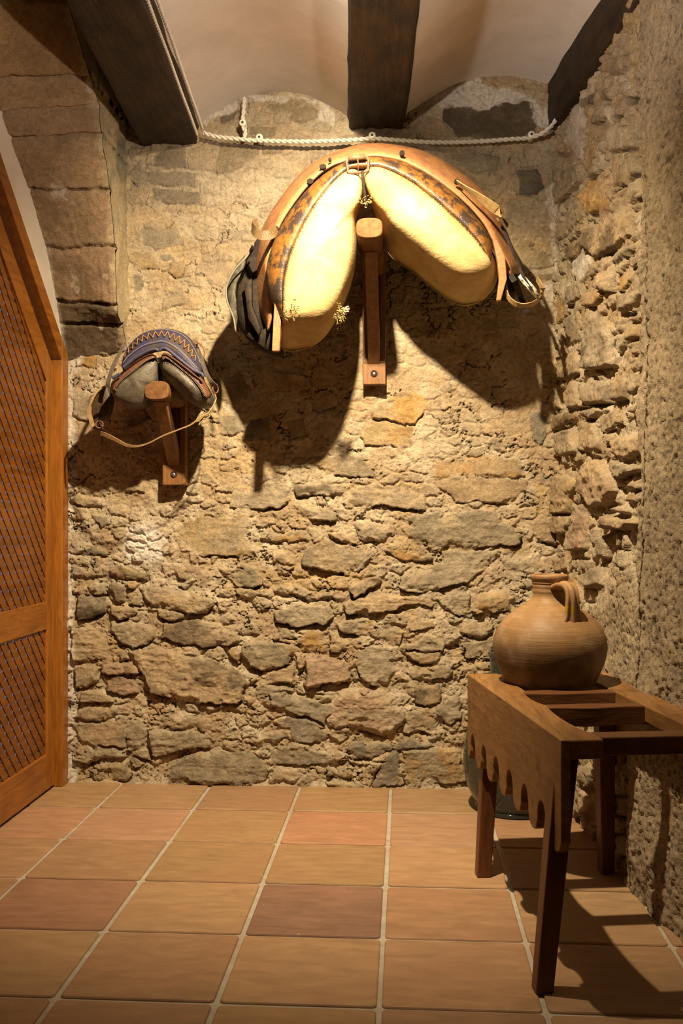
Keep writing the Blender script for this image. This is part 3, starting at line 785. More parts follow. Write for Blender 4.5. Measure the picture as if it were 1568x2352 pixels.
# ================================================================ LATTICE DOOR
PINE = mat_wood('varnished pine upright', (.36, .135, .018), (.26, .085, .010), 'z', 1., .38, (.10, .03, .006), .3, .4)
PINEY = mat_wood('varnished pine rail', (.34, .125, .017), (.25, .08, .010), 'y', 1., .38, (.10, .03, .006), .3, .4)
PINED = mat_wood('varnished pine slats', (.25, .088, .014), (.16, .05, .008), 'y', .6, .4, (.10, .03, .006), .2, .4)
def build_door():
    d = thing('door_1', 'varnished lattice door', 'door', (LX, 3.4, 0)); del d['label']; del d['category']; struct(d)
    def poly(name, pts, x, th, mat, par, bevel=.003):
        bm = bmesh.new(); prism(bm, [(x, y, z) for y, z in pts], (-th, 0, 0)); return obj(name, bm, mat, par, bevel=bevel)
    hd = lambda y, off: 1.768 + (4.07-y)*.859 - off          # line of the slanting head (offset measured vertically)
    ypost, ytop = 4.066, 3.15
    # fixed frame: jamb, slanting head, flat head, far jamb
    poly('door_jamb', [(ypost, 0), (ypost, hd(ypost, .0)), (ypost-.075, hd(ypost-.075, .0)), (ypost-.075, 0)], LX+.022, .09, PINE, d)
    poly('door_jamb', [(2.76, 0), (2.76, 2.55), (2.83, 2.55), (2.83, 0)], LX+.022, .09, PINE, d)
    poly('door_head', [(ypost-.076, hd(ypost-.076, .004)), (ytop, hd(ytop, .004)), (2.76, hd(ytop, .004)), (2.76, hd(ytop, .09)), (ytop, hd(ytop, .09)), (ypost-.076, hd(ypost-.076, .09))], LX+.022, .085, PINEY, d)
    # leaf
    x1 = LX-.008; th = .04; y1 = ypost-.080; y0 = 2.85
    st = .085
    poly('door_stile', [(y1, .012), (y1, hd(y1, .135)), (y1-st, hd(y1-st, .135)), (y1-st, .012)], x1, th, PINE, d)
    poly('door_stile', [(y0, .012), (y0, hd(ytop, .14)), (y0+st, hd(ytop, .14)), (y0+st, .012)], x1, th, PINE, d)
    a, b = y1-st, y0+st
    poly('door_rail', [(a, .012), (a, .155), (b, .155), (b, .012)], x1, th, PINEY, d)
    poly('door_rail', [(a, .655), (a, .765), (b, .765), (b, .655)], x1, th, PINEY, d)
    poly('door_slanting_rail', [(a, hd(a, .135)), (ytop, hd(ytop, .14)), (b, hd(ytop, .14)), (b, hd(ytop, .245)), (ytop, hd(ytop, .245)), (a, hd(a, .265))], x1, th, PINEY, d)
    # lattice: two crossed layers of thin slats clipped to the opening
    def lattice(name, P, x):
        bm = bmesh.new(); n = Vector
        P = [Vector((y, z)) for y, z in P]
        def clip(line_c, dirv, wd):
            # slat polygon = strip intersected with P
            nrm = Vector((-dirv.y, dirv.x)); pts = P[:]
            for sgn in (1, -1):
                lim = line_c*sgn + wd/2; out = []
                for i in range(len(pts)):
                    p, q = pts[i], pts[(i+1) % len(pts)]; dp, dq = sgn*p.dot(nrm)-lim, sgn*q.dot(nrm)-lim
                    if dp <= 0: out.append(p)
                    if dp*dq < 0: out.append(p.lerp(q, dp/(dp-dq)))
                pts = out
                if len(pts) < 3: return None
            return pts
        for dirv, xx, wd, pit in ((Vector((1, -1.04)).normalized(), x, .031, .046), (Vector((1, .95)).normalized(), x-.0033, .031, .046)):
            nrm = Vector((-dirv.y, dirv.x)); lo = min(p.dot(nrm) for p in P); hi = max(p.dot(nrm) for p in P); c = lo+.01
            while c < hi:
                pg = clip(c, dirv, wd)
                if pg: prism(bm, [(xx, p.x, p.y) for p in pg], (-.003, 0, 0))
                c += pit
        return obj(name, bm, PINED, d)
    e = .012
    lattice('lattice_panel', [(a+e, .15), (a+e, .66), (b-e, .66), (b-e, .15)], x1-.008)
    lattice('lattice_panel', [(a+e, .76), (a+e, hd(a, .262)), (ytop, hd(ytop, .24)), (b-e, hd(ytop, .24)), (b-e, .76)], x1-.008)
build_door()
# ================================================================ PITCHER STAND (scalloped wooden bench) + JUG + GLASS JAR
def build_bench():
    A = Vector((.3535, 2.277, 0)); th = math.radians(9.0)
    ux = Vector((-math.sin(th), math.cos(th), 0)); wx = Vector((math.cos(th), math.sin(th), 0)); L, W, Z = .965, .45, .598
    W3 = lambda u, w, z: A + ux*u + wx*w + Vector((0, 0, z))
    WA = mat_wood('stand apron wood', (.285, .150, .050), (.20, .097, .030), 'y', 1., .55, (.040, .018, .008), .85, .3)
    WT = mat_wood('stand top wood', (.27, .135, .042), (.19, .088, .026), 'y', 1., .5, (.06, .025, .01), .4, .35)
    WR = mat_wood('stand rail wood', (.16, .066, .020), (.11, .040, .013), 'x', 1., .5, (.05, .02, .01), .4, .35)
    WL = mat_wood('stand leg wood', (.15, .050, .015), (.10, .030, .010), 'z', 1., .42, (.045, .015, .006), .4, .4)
    b = thing('pitcher_stand', 'low dark wooden pitcher stand with scalloped apron, beside the right wall', 'stand', W3(L/2, W/2, 0))
    # apron boards with scalloped lower edge
    def apron(w, t, name='apron'):
        n = 7; p = [(0, Z-.012), (L, Z-.012)]; zb = Z-.268; low = []
        cell = L/6.55; a0 = L-.045
        lobes = 6
        # from far end back to the near end
        u = L; low.append((L, zb+.02)); 
        arcs = [L - .075 - k*.1475 for k in range(6)]
        prev = L
        for k, c in enumerate(arcs):
            hw = .034; top = zb+.078; le, ri = c-hw, c+hw
            # lobe between prev and ri
            lw = prev-ri; m = (prev+ri)/2
            if k == 0: low.append((prev-.004, zb+.006)); low.append((m, zb-.002))
            else:
                for s in range(1, 8):
                    x = prev - lw*s/8; q = (x-m)/(lw/2); low.append((x, zb + .030*(1-math.sqrt(max(0, 1-q*q)))))
            for s in range(0, 13):
                an = PI*s/12; x = c + hw*math.cos(an)*(1 if True else 1); z = zb+.030 + .058*math.sin(an)**.8
                low.append((x, z))
            prev = le
        lw = prev; m = lw/2
        for s in range(1, 9):
            x = prev - lw*s/8; q = (x-m)/(lw/2); low.append((max(x, 0), zb + .036*(1-math.sqrt(max(0, 1-q*q)))))
        pts = [W3(0, w, Z), W3(L, w, Z)] + [W3(u_, w, z_) for u_, z_ in low]
        bm = bmesh.new(); prism(bm, pts[::-1], wx*t); return obj(name, bm, WA, b, bevel=.003)
    apron(-.002, .023); apron(W-.021, .023)
    # side boards of the top with scooped inner edges
    jug_u, jug_w, jr = .79, .215, .131
    def board(side):
        inner = []
        bays = [(.09, .385), (.44, .60), (.66, .92)]
        for i in range(0, 121):
            u = L*i/120; w = .098
            for k, (u0, u1) in enumerate(bays):
                c, h = (u0+u1)/2, (u1-u0)/2
                if u0-.03 < u < u1+.03: w = min(w, .098 - ((.020 if k != 2 else .0) if side == 0 else 0)*max(0, 1-((u-c)/(h+.03))**2)**.6)
            if abs(u-jug_u) < jr:
                wj = jug_w - math.sqrt(jr*jr-(u-jug_u)**2)
                w = min(w, wj) if side == 0 else w
            if side == 1 and abs(u-jug_u) < jr: w = min(w, W - (jug_w + math.sqrt(jr*jr-(u-jug_u)**2)))
            inner.append((u, max(w, .05)))
        if side == 0: pts = [W3(0, .021, Z), W3(L, .021, Z)] + [W3(u, w, Z) for u, w in inner[::-1]]
        else: pts = [W3(0, W-.021, Z), W3(L, W-.021, Z)] + [W3(u, W-w, Z) for u, w in inner[::-1]]
        bm = bmesh.new(); prism(bm, pts, (0, 0, -.045)); obj('top_board', bm, WT, b, bevel=.004)
    board(0); board(1)
    def rail(u0, u1, name, z0=Z-.002, h=.045, w0=.062, w1=W-.062, worn=0):
        bm = bmesh.new(); n = 24; rings = []
        for i in range(n+1):
            w = w0+(w1-w0)*i/n; q = worn*math.sin(PI*i/n*3+.7)*.004
            rings.append([W3(u0+q, w, z0+q), W3(u1, w, z0-q*.5), W3(u1, w, z0-h-q), W3(u0, w, z0-h+2*q)])
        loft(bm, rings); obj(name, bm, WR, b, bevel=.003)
    rail(.028, .088, 'cross_rail', h=.043); rail(.385, .438, 'cross_rail', worn=.3, h=.05); rail(.60, .655, 'cross_rail', worn=.2, h=.055); rail(.924, L, 'cross_rail')
    for (ub, wb, ut, wt) in ((.071, -.024, .075, .030), (.813, .012, .83, .048), (.806, .400, .82, .398), (.075, .432, .08, .400)):
        bm = bmesh.new(); rings = []
        for i in range(9):
            s = i/8; u, w = ub+(ut-ub)*s, wb+(wt-wb)*s; h = .021+.006*s
            rings.append([W3(u+a*h, w+c*h, .001 + s*(Z-.048)) for a, c in ((-1, -1), (-1, 1), (1, 1), (1, -1))])
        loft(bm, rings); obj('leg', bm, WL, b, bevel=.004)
    return W3(jug_u, jug_w, 0)
JUG = build_bench()

def build_jug():
    t = NT('terracotta jug clay'); v = t.coord((.5, .5, 9)); vo = t.coord()
    ln = t.noise(v, 16, 5, .7); bl = t.noise(vo, 9, 5, .65)
    c = t.mix(t.ramp(bl, [(.35, 0.), (.68, 1.)]), (.285, .165, .070), (.215, .118, .046))
    c = t.mix(1., c, t.ramp(ln, [(.3, .78), (.7, 1.14)]), 'MULTIPLY')
    pos = t.n('ShaderNodeSeparateXYZ'); tc = t.n('ShaderNodeTexCoord'); t.put(pos.inputs[0], tc.outputs['Object'])
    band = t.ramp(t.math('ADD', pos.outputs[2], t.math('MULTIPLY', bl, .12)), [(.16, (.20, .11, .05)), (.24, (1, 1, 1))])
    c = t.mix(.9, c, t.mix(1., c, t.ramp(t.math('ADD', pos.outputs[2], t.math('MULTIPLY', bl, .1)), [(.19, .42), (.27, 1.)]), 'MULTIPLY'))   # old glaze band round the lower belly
    dust = t.math('MULTIPLY', t.ramp(t.noise(vo, 14, 4, .6), [(.50, 0.), (.75, 1.)]), .3)
    c = t.mix(dust, c, (.44, .32, .24))
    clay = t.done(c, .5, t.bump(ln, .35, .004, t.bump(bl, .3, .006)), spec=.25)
    s = 1/750.; zb = .553; z = lambda y: zb + (1598-y)*s*1.0
    prof = [(0, 1598), (80, 1598), (86, 1594), (93, 1580), (104, 1560), (116, 1535), (125, 1510), (129.5, 1486), (128, 1466), (121, 1446), (111, 1430), (97, 1415), (82, 1403), (66, 1392), (52, 1383), (44, 1376), (39.5, 1369),
            (38, 1362), (38.8, 1356), (38, 1350), (39, 1344), (38.4, 1340), (40, 1336), (39.3, 1333), (42, 1329), (43.5, 1324), (42.5, 1319), (39, 1317), (35, 1319), (32, 1330), (31, 1370), (30, 1372)]
    pv = [Vector((r*s, 0, z(y))) for r, y in prof]; pv = [pv[0]] + [p for p in catmull(pv[1:], 4)]
    root = thing('clay_jug', 'round brown clay jug with a ridged handle sitting in the pitcher stand', 'jug', (JUG.x, JUG.y, zb))
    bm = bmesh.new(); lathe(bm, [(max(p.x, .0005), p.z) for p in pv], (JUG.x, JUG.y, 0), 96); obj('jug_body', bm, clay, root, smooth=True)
    # handle, towards the viewer and a little to the right
    az = math.radians(-90+24); dr = Vector((math.cos(az), math.sin(az), 0)); sd = Vector((-dr.y, dr.x, 0)); c0 = Vector((JUG.x, JUG.y, 0))
    P = [(34, 1346), (52, 1339), (72, 1338), (87, 1346), (93, 1362), (93, 1384), (92, 1404), (92, 1424)]
    path = smooth_path([c0 + dr*r*s + Vector((0, 0, z(y))) for r, y in P], 36); T, N = frames(path); rings = []
    for i, p in enumerate(path):
        q = i/35; wd = .021 + .006*abs(q-.5)*2 + (.010*max(0, q-.85)/.15); tk = .0095; nn = T[i].cross(sd).normalized(); r = []
        for k in range(28):
            an = 2*PI*k/28; x = math.cos(an); y = math.sin(an)
            rid = .0028*math.cos(x*PI*2.2)*(1 if y > 0 else .5)
            r.append(p + sd*x*wd + nn*(y*tk + (rid if y > 0 else -rid)))
        rings.append(r)
    t2 = NT('terracotta handle clay'); v = t2.coord(); n = t2.noise(v, 22, 5, .65)
    c = t2.mix(1., (.30, .172, .078), t2.ramp(n, [(.3, .75), (.7, 1.15)]), 'MULTIPLY')
    pos = t2.n('ShaderNodeTexCoord'); vd = t2.n('ShaderNodeVectorMath', operation='DISTANCE'); t2.put(vd.inputs[0], pos.outputs['Object'])
    spot = c0 + dr*.130 + sd*(-.014) + Vector((0, 0, z(1389))) - Vector((JUG.x, JUG.y, zb)); vd.inputs[1].default_value = spot
    c = t2.mix(t2.ramp(t2.math('ADD', vd.outputs['Value'], t2.math('MULTIPLY', n, .012)), [(.020, 1.), (.023, 0.)]), c, (.36, .22, .015))
    hm = t2.done(c, .6, t2.bump(n, .3, .004), spec=.25)
    bm = bmesh.new(); loft(bm, rings); obj('handle', bm, hm, root, smooth=True)
build_jug()

def build_jar():
    g = bpy.data.materials.new('dark green glass'); g.use_nodes = True; p = g.node_tree.nodes['Principled BSDF']
    p.inputs['Base Color'].default_value = (.15, .185, .15, 1); p.inputs['Roughness'].default_value = .05; p.inputs['Transmission Weight'].default_value = .85; p.inputs['IOR'].default_value = 1.48
    c = (.412, 3.80, 0)
    prof = [(.02, .004), (.135, .004), (.145, .008), (.147, .016), (.142, .024), (.155, .045), (.178, .09), (.190, .15), (.192, .21), (.184, .27), (.165, .33), (.135, .385), (.105, .42), (.094, .45), (.091, .50), (.091, .56), (.097, .575), (.099, .588), (.094, .596)]
    pts = catmull([Vector((r, 0, z)) for r, z in prof], 3)
    outer = [(p.x, p.z) for p in pts]; inner = [(max(p.x-.006, .01), p.z + (.008 if p.z < .03 else 0)) for p in pts[::-1]]
    bm = bmesh.new(); lathe(bm, outer+inner, c, 72)
    o = obj('glass_jar', bm, g, None, (c[0], c[1], 0), smooth=True)
    tag(o, 'large greenish glass jar on the floor behind the pitcher stand', 'jar')
build_jar()
# ================================================================ WALL BRACKETS
def bracket(name_label, xb, ye, z_peg, z_bot, w, z_top, xe=None, brace_top=.55):
    """bolted back board, horizontal peg with rounded corners and a slanting brace"""
    xe = xb if xe is None else xe; yw = WALL_Y-.004; th = .068; yf = yw-th
    WZ = mat_wood('bracket upright wood', (.27, .132, .045), (.20, .088, .028), 'z', 1., .45, (.06, .025, .01), .25, .35)
    WY = mat_wood('bracket peg wood', (.20, .10, .042), (.14, .064, .024), 'y', 1., .75, (.06, .025, .01), .25, .1)
    r = thing('wall_bracket', name_label, 'bracket', (xb, yw, z_bot))
    n = 10; hw = w/2
    # back board with a routed slot for the brace
    zb2 = z_bot + .085; bw = w*.27
    bm = bmesh.new()
    box(bm, (xb, (yw+yf)/2, (z_bot+zb2)/2), (w, th, zb2-z_bot))
    for s in (-1, 1):
        box(bm, (xb+s*(hw+bw)/2, (yw+yf)/2, (zb2+z_top)/2), (hw-bw, th, z_top-zb2))
    box(bm, (xb, yw-.016, (zb2+z_top)/2), (2*bw+.002, .030, z_top-zb2))
    obj('back_board', bm, WZ, r, bevel=.003)
    # peg: stadium section
    bm = bmesh.new(); rings = []; ph = w*.76
    for y, q in ((ye, .94), (ye+.004, 1.), (ye+.15, 1.), (yf+.005, 1.)):
        ring = []; x = xe+(xb-xe)*(y-ye)/(yf-ye)
        for k in range(32):
            a = 2*PI*k/32; cx, sx = math.cos(a), math.sin(a); e = 2/3.2
            ring.append(Vector((x + hw*q*math.copysign(abs(cx)**e, cx), y, z_peg + ph/2*q*math.copysign(abs(sx)**e, sx))))
        rings.append(ring)
    loft(bm, rings); obj('peg', bm, WY, r, smooth=False, bevel=.002)
    # brace
    yt = ye+(yf-ye)*brace_top; bt = .045
    bm = bmesh.new(); x_t = xe+(xb-xe)*brace_top
    p0 = Vector((x_t, yt, z_peg-ph*.30)); p1 = Vector((xb, yw-.035, zb2-.005)); dv = (p1-p0).normalized(); nn = Vector((0, -dv.z, dv.y)).normalized()
    if nn.y > 0: nn = -nn
    rings = [[p + Vector((sx*bw*.98, 0, 0)) + nn*q for sx, q in ((-1, bt/2), (1, bt/2), (1, -bt/2), (-1, -bt/2))] for p in (p0, p0.lerp(p1, .5), p1)]
    loft(bm, rings); obj('brace', bm, WZ, r, bevel=.004)
    # bolt over a dark disc, its colour standing for counterbore shade
    st = mat_plain('bolt steel', (.55, .54, .50), .3, 1., .1); dk = mat_plain('counterbore shade', (.03, .016, .008), .8)
    zc = z_bot + .043
    bm = bmesh.new(); pts = [Vector((xb+.0145*math.cos(2*PI*k/24), yf-.0015, zc+.0145*math.sin(2*PI*k/24))) for k in range(24)]; prism(bm, pts, (0, .01, 0)); hole = obj('bolt_hole_disc', bm, dk, r)
    bm = bmesh.new(); rings = []
    for q, y in ((1, -.001), (1, -.004), (.8, -.007), (.3, -.008)):
        rings.append([Vector((xb+.0085*q*math.cos(2*PI*k/20), yf+y, zc-.002+.0085*q*math.sin(2*PI*k/20))) for k in range(20)])
    loft(bm, rings); obj('bolt', bm, st, hole, smooth=True)
    return r
bracket('wooden wall bracket with a bolted foot under the big cream collar', -.124, 3.455, 2.108, 1.637, .092, 2.17, brace_top=.35)
bracket('smaller wooden wall bracket under the blue saddle, by the lattice door', -.938, 3.71, 1.583, 1.235, .094, 1.62, brace_top=.22)

# ================================================================ BIG PADDED COLLAR
def outline(px, Y, n=72):
    return smooth_path([PY(x, y, Y) for x, y in px], n, 8, True)
def scale_ring(r, k, dy, up=0):
    c = sum(r, Vector())/len(r); return [c + (p-c)*k + Vector((0, dy, up)) for p in r]
def mat_canvas():
    t = NT('worn cream canvas'); v = t.coord(); n = t.noise(v, 7, 5, .65, .4); n2 = t.noise(v, 34, 5, .7); wr = t.noise(t.coord((1, 1, 3.37)), 26, 4, .6, .8); wv = t.noise(v, 320, 2, .5)
    c = t.mix(t.ramp(n, [(.42, 0.), (.66, .85)]), (.54, .415, .205), (.41, .26, .085))
    c = t.mix(1., c, t.ramp(n2, [(.25, .82), (.6, 1.04)]), 'MULTIPLY')
    c = t.mix(t.ramp(t.noise(v, 11, 5, .7), [(.60, 0.), (.76, .65)]), c, (.17, .11, .045))
    c = t.mix(t.ramp(t.noise(v, 4.2, 3, .5), [(.48, 0.), (.66, .6)]), c, (.40, .235, .07))
    return t.done(c, .72, t.bump(wv, .18, .002, t.bump(wr, .28, .008)), spec=.22)
CANVAS = mat_canvas()
BOWM = mat_leather('rubbed reddish hide', (.37, .18, .072), (.30, .135, .05), (.20, .085, .045), 1., .5, .46, .72)
BAND = mat_leather('mottled brown leather', (.215, .095, .018), (.14, .058, .012), (.035, .022, .016), 1., .42, .46, .56, .4)
DARKL = mat_leather('black harness leather', (.030, .021, .014), (.042, .029, .018), (.014, .010, .008), 1., .68, .42, .6, .15)
FLAPG = mat_leather('grey green flap leather', (.095, .085, .06), (.07, .062, .042), (.03, .026, .02), 1., .6, .45, .6, .2)
STRAPM = mat_leather('tan strap leather', (.38, .255, .115), (.30, .19, .08), (.2, .115, .045), 1., .55, .55, .75)
STRAPB = mat_leather('brown strap leather', (.15, .095, .042), (.11, .068, .03), (.05, .03, .015), 1., .5, .55, .75)
IRON = mat_plain('rusty iron', (.15, .075, .045), .6, .2, .35)
STRAW = mat_plain('loose straw', (.34, .235, .09), .8, 0, .3)
def tuft(name, c, spread, n, ln, parent, seed, mat=STRAW, direc=(0, -1, -.2), r=.0012):
    rr = random.Random(seed); bm = bmesh.new()
    for i in range(n):
        p = Vector(c) + Vector((rr.gauss(0, spread[0]), rr.gauss(0, spread[1]), rr.gauss(0, spread[2])))
        d = (Vector(direc) + Vector((rr.gauss(0, .9), rr.gauss(0, .6), rr.gauss(0, .9)))).normalized(); q = [p]
        for k in range(4):
            d = (d + Vector((rr.gauss(0, .6), rr.gauss(0, .5), rr.gauss(0, .6)))).normalized(); q.append(q[-1]+d*ln*rr.uniform(.4, 1)/4)
        tube(bm, smooth_path(q, 7, 3), r*rr.uniform(.6, 1.5), 5)
    return obj(name, bm, mat, parent, smooth=True)
def build_collar():
    root = thing('padded_collar', 'big cream canvas padded draft collar with leather bow, hung on the middle wall bracket', 'collar', PY(847, 480, 3.62))
    LF = [(800, 390), (824, 402), (828, 452), (810, 500), (810, 560), (800, 622), (780, 680), (757, 718), (733, 733), (690, 737), (656, 737), (648, 700), (654, 640), (672, 570), (702, 505), (746, 440)]
    LS = [(800, 384), (834, 398), (836, 450), (818, 500), (820, 565), (813, 630), (794, 690), (770, 740), (742, 780), (703, 803), (646, 806), (640, 740), (645, 650), (664, 572), (697, 502), (744, 436)]
    RF = [(838, 392), (870, 384), (935, 414), (995, 458), (1045, 503), (1090, 548), (1126, 592), (1132, 612), (1108, 628), (1060, 634), (1010, 606), (955, 562), (908, 524), (880, 490), (862, 470), (846, 440)]
    RS = [(836, 388), (870, 377), (942, 408), (1003, 451), (1052, 496), (1097, 542), (1141, 600), (1142, 650), (1112, 690), (1076, 704), (1044, 700), (1000, 671), (945, 626), (892, 586), (874, 530), (842, 440)]
    for F_, S_ in ((LF, LS), (RF, RS)):
        f = outline(F_, 3.505); s = smooth_path([PY(x, y, 3.575 + min(.0021*math.hypot(x-fx, y-fy), .15)) for (x, y), (fx, fy) in zip(S_, F_)], 72, 8, True); m = [(a+b)/2 + Vector((0, -.012, 0)) + ((b-a)*.12) for a, b in zip(f, s)]
        b1 = outline(S_, 3.67); c = sum(b1, Vector())/len(b1); b1 = [c+(p-c)*.985 for p in b1]
        b2 = [p + Vector((0, .08, .01)) for p in scale_ring(b1, .93, 0)]; b3 = [p + Vector((0, .03, 0)) for p in scale_ring(b2, .8, 0)]
        rings = [scale_ring(f, .06, -.060), scale_ring(f, .25, -.058), scale_ring(f, .50, -.048), scale_ring(f, .72, -.034), scale_ring(f, .88, -.018), f, m, s, b1, b2, b3]
        # creases gathered near the lower seam
        for q, rg in enumerate(rings):
            for p in rg:
                n = float(fbm(np.array([[p.x*26]]), np.array([[p.z*9+p.y*5]]), 61, 3)[0, 0])-.5
                p.y += n*.010*(1 if q < 7 else .3)
        bm = bmesh.new(); loft(bm, rings); obj('pad', bm, CANVAS, root, smooth=True, subd=1)
    # leather rim along the outer edge of the pads
    o_ = [(636, 728), (616, 668), (611, 620), (624, 565), (654, 503), (694, 448), (744, 400), (800, 369), (852, 358), (910, 366), (966, 391), (1016, 424), (1066, 468), (1107, 515), (1130, 560), (1128, 592)]
    i_ = [(652, 728), (650, 668), (655, 618), (673, 567), (704, 503), (748, 438), (799, 388), (852, 382), (884, 386), (940, 413), (998, 457), (1047, 501), (1088, 543), (1110, 574), (1120, 592), (1126, 600)]
    N = 120; O = smooth_path([PY(x, y, 3.575) for x, y in o_], N); I = smooth_path([PY(x, y, 3.51) for x, y in i_], N)
    rings = []
    for k, (a, b) in enumerate(zip(O, I)):
        q = min(1, .25+min(k, N-1-k)/8)
        rings.append([a.lerp(b, s) + Vector((0, -.024*math.sin(PI*min(max(s, 0), 1))**.7*q + (.03 if s in (0, 1) else 0), 0)) for s in (0, .02, .15, .3, .45, .6, .75, .88, .98, 1)] + [a.lerp(b, .5)+Vector((0, .05, 0))])
    bm = bmesh.new(); loft(bm, rings); rim = obj('leather_rim', bm, BAND, root, smooth=True); rim['label'] = 'mottled brown and black leather rim'
    bm = bmesh.new(); rr = random.Random(3)
    for k in range(4, N-4):
        for s in (0, .5):
            a = O[k].lerp(O[k+1], s); b = I[k].lerp(I[k+1], s); d = (b-a).normalized(); p = b + Vector((0, -.012, 0)) - d*.003
            tube(bm, [p, p + d*.011 + Vector((rr.uniform(-.003, .003), -.002, rr.uniform(-.002, .002)))], .0009, 5)
    obj('stitching', bm, mat_plain('dark stitching', (.10, .06, .025), .7), rim)
    # broad outer bow
    bo = [(612, 757), (588, 715), (580, 660), (583, 600), (592, 545), (612, 500), (642, 453), (682, 404), (727, 367), (790, 339), (852, 327), (920, 332), (985, 349), (1052, 388), (1112, 440), (1152, 500), (1177, 560), (1197, 607), (1196, 622), (1180, 632)]
    bi = [(614, 758), (625, 715), (623, 655), (618, 610), (626, 560), (644, 512), (676, 462), (712, 418), (752, 384), (800, 366), (852, 358), (910, 364), (966, 388), (1018, 422), (1070, 465), (1112, 513), (1137, 562), (1158, 604), (1168, 624), (1174, 632)]
    N = 110; O = smooth_path([PY(x, y, 3.77) for x, y in bo], N); I = smooth_path([PY(x, y, 3.585) for x, y in bi], N); rings = []
    for a, b in zip(O, I):
        rings.append([a + Vector((0, .012, 0)), a.lerp(b, .06)+Vector((0, .0, 0)), a.lerp(b, .3)+Vector((0, -.008, 0)), a.lerp(b, .7)+Vector((0, -.008, 0)), a.lerp(b, .96), b+Vector((0, .012, 0)), b+Vector((0, .03, 0)), a+Vector((0, .03, 0))])
    bm = bmesh.new(); loft(bm, rings); bow = obj('bow', bm, BOWM, root, smooth=True); bow['label'] = 'broad reddish tan bow'
    hole = mat_plain('hole', (.018, .011, .006), .9)  # solid dark discs, their colour standing for the shade inside lacing holes
    for (x, y, r, el) in ((923, 351, .0095, 1), (712, 416, .010, 1.2), (741, 382, .009, 1.4), (757, 366, .006, 1.), (1049, 416, .0095, 1), (634, 525, .0095, 1.)):
        c = PY(x, y, 3.584); bm = bmesh.new(); pts = []
        for k in range(18):
            a = 2*PI*k/18; pts.append(c + Vector((r*math.cos(a)*el, 0, r*math.sin(a))))
        prism(bm, pts, (0, .012, 0)); obj('lacing_hole_disc', bm, hole, bow)
    # dark backing shell behind the bow
    so = [(640, 812), (598, 800), (560, 770), (540, 730), (534, 680), (548, 630), (568, 580), (590, 540), (640, 462), (700, 400), (780, 352), (852, 340), (930, 345), (1040, 392), (1110, 452), (1150, 520), (1178, 590), (1196, 650), (1180, 668)]
    si = [(640, 790), (640, 770), (645, 740), (648, 700), (650, 660), (655, 620), (668, 580), (690, 540), (730, 480), (760, 430), (800, 390), (852, 380), (900, 385), (980, 430), (1040, 490), (1090, 550), (1130, 610), (1150, 650), (1160, 672)]
    N = 80; O = smooth_path([PY(x, y, 3.735) for x, y in so], N); I = smooth_path([PY(x, y, 3.70) for x, y in si], N); rings = []
    for a, b in zip(O, I):
        n = float(fbm(np.array([[a.x*9]]), np.array([[a.z*9]]), 3, 3)[0, 0])-.5
        rings.append([a+Vector((0, .02+n*.05, 0)), a.lerp(b, .15)+Vector((0, -.01+n*.04, 0)), a.lerp(b, .3)+Vector((0, .015-n*.05, 0)), a.lerp(b, .45)+Vector((0, -.012+n*.03, 0)), a.lerp(b, .62)+Vector((0, .012, 0)), b, b+Vector((0, .14, 0)), a.lerp(b, .25)+Vector((0, .17, 0)), a+Vector((0, .10, 0))])
    bm = bmesh.new(); loft(bm, rings); obj('backing', bm, DARKL, root, smooth=True)
    # crumpled side flap at lower left
    for nm, pts, Y, m in (('side_flap', [(562, 585), (566, 600), (546, 640), (539, 690), (545, 730), (544, 762), (522, 690), (520, 655), (538, 615)], 3.705, FLAPG),
                          ('side_flap', [(560, 650), (577, 640), (578, 700), (600, 755), (596, 775), (570, 735)], 3.685, DARKL),
                          ('side_flap', [(600, 758), (622, 750), (640, 770), (640, 806), (610, 806), (592, 790)], 3.665, DARKL)):
        ol = [PY(x, y, Y) for x, y in pts]; c = sum(ol, Vector())/len(ol)
        bm = bmesh.new(); loft(bm, [[c+(p-c)*.35+Vector((0, -.014, 0)) for p in ol], [c+(p-c)*.85+Vector((0, -.006, 0)) for p in ol], ol, [c+(p-c)*.95+Vector((0, .03, 0)) for p in ol]])
        obj(nm, bm, m, root, smooth=True)
    bm = bmesh.new(); tube(bm, smooth_path([PY(x, y, 3.64) for x, y in ((582, 560), (566, 590), (540, 618), (521, 655), (521, 690), (536, 730), (541, 762))], 30), .0035, 7)
    obj('flap_piping', bm, mat_plain('grey cord piping', (.16, .14, .10), .8), root, smooth=True)
    # wooden end ribs beside the pads
    for pts, Y in (([(630, 690), (641, 690), (645, 738), (641, 806), (624, 806), (627, 740)], 3.54), ([(1130, 545), (1142, 552), (1160, 590), (1164, 640), (1150, 690), (1140, 690), (1146, 640), (1142, 600)], 3.56)):
        bm = bmesh.new(); prism(bm, [PY(x, y, Y) for x, y in pts], (0, .03, 0)); obj('end_rib', bm, BOWM, root, bevel=.003)
    # buckle at the crown: frame, rolled strap, prong
    c = PY(822, 378, 3.495)
    fr = [(-.034, .022), (.030, .026), (.035, -.012), (.030, -.024), (-.030, -.028), (-.036, -.018)]
    bm = bmesh.new(); path = smooth_path([c+Vector((x, 0, z)) for x, z in fr], 40, 6, True); path.append(path[0]); tube(bm, path, .0045, 8); bk = obj('buckle', bm, IRON, root, smooth=True)
    bm = bmesh.new(); tube(bm, [c+Vector((-.032, -.002, .021)), c+Vector((-.01, -.003, .024)), c+Vector((.026, -.002, .026))], [.010, .0105, .010], 12); obj('strap_roll', bm, STRAPB, bk, smooth=True)
    bm = bmesh.new(); tube(bm, [c+Vector((-.002, -.008, .022)), c+Vector((.001, -.010, 0)), c+Vector((.001, -.004, -.024))], .0025, 6); obj('prong', bm, IRON, bk, smooth=True)
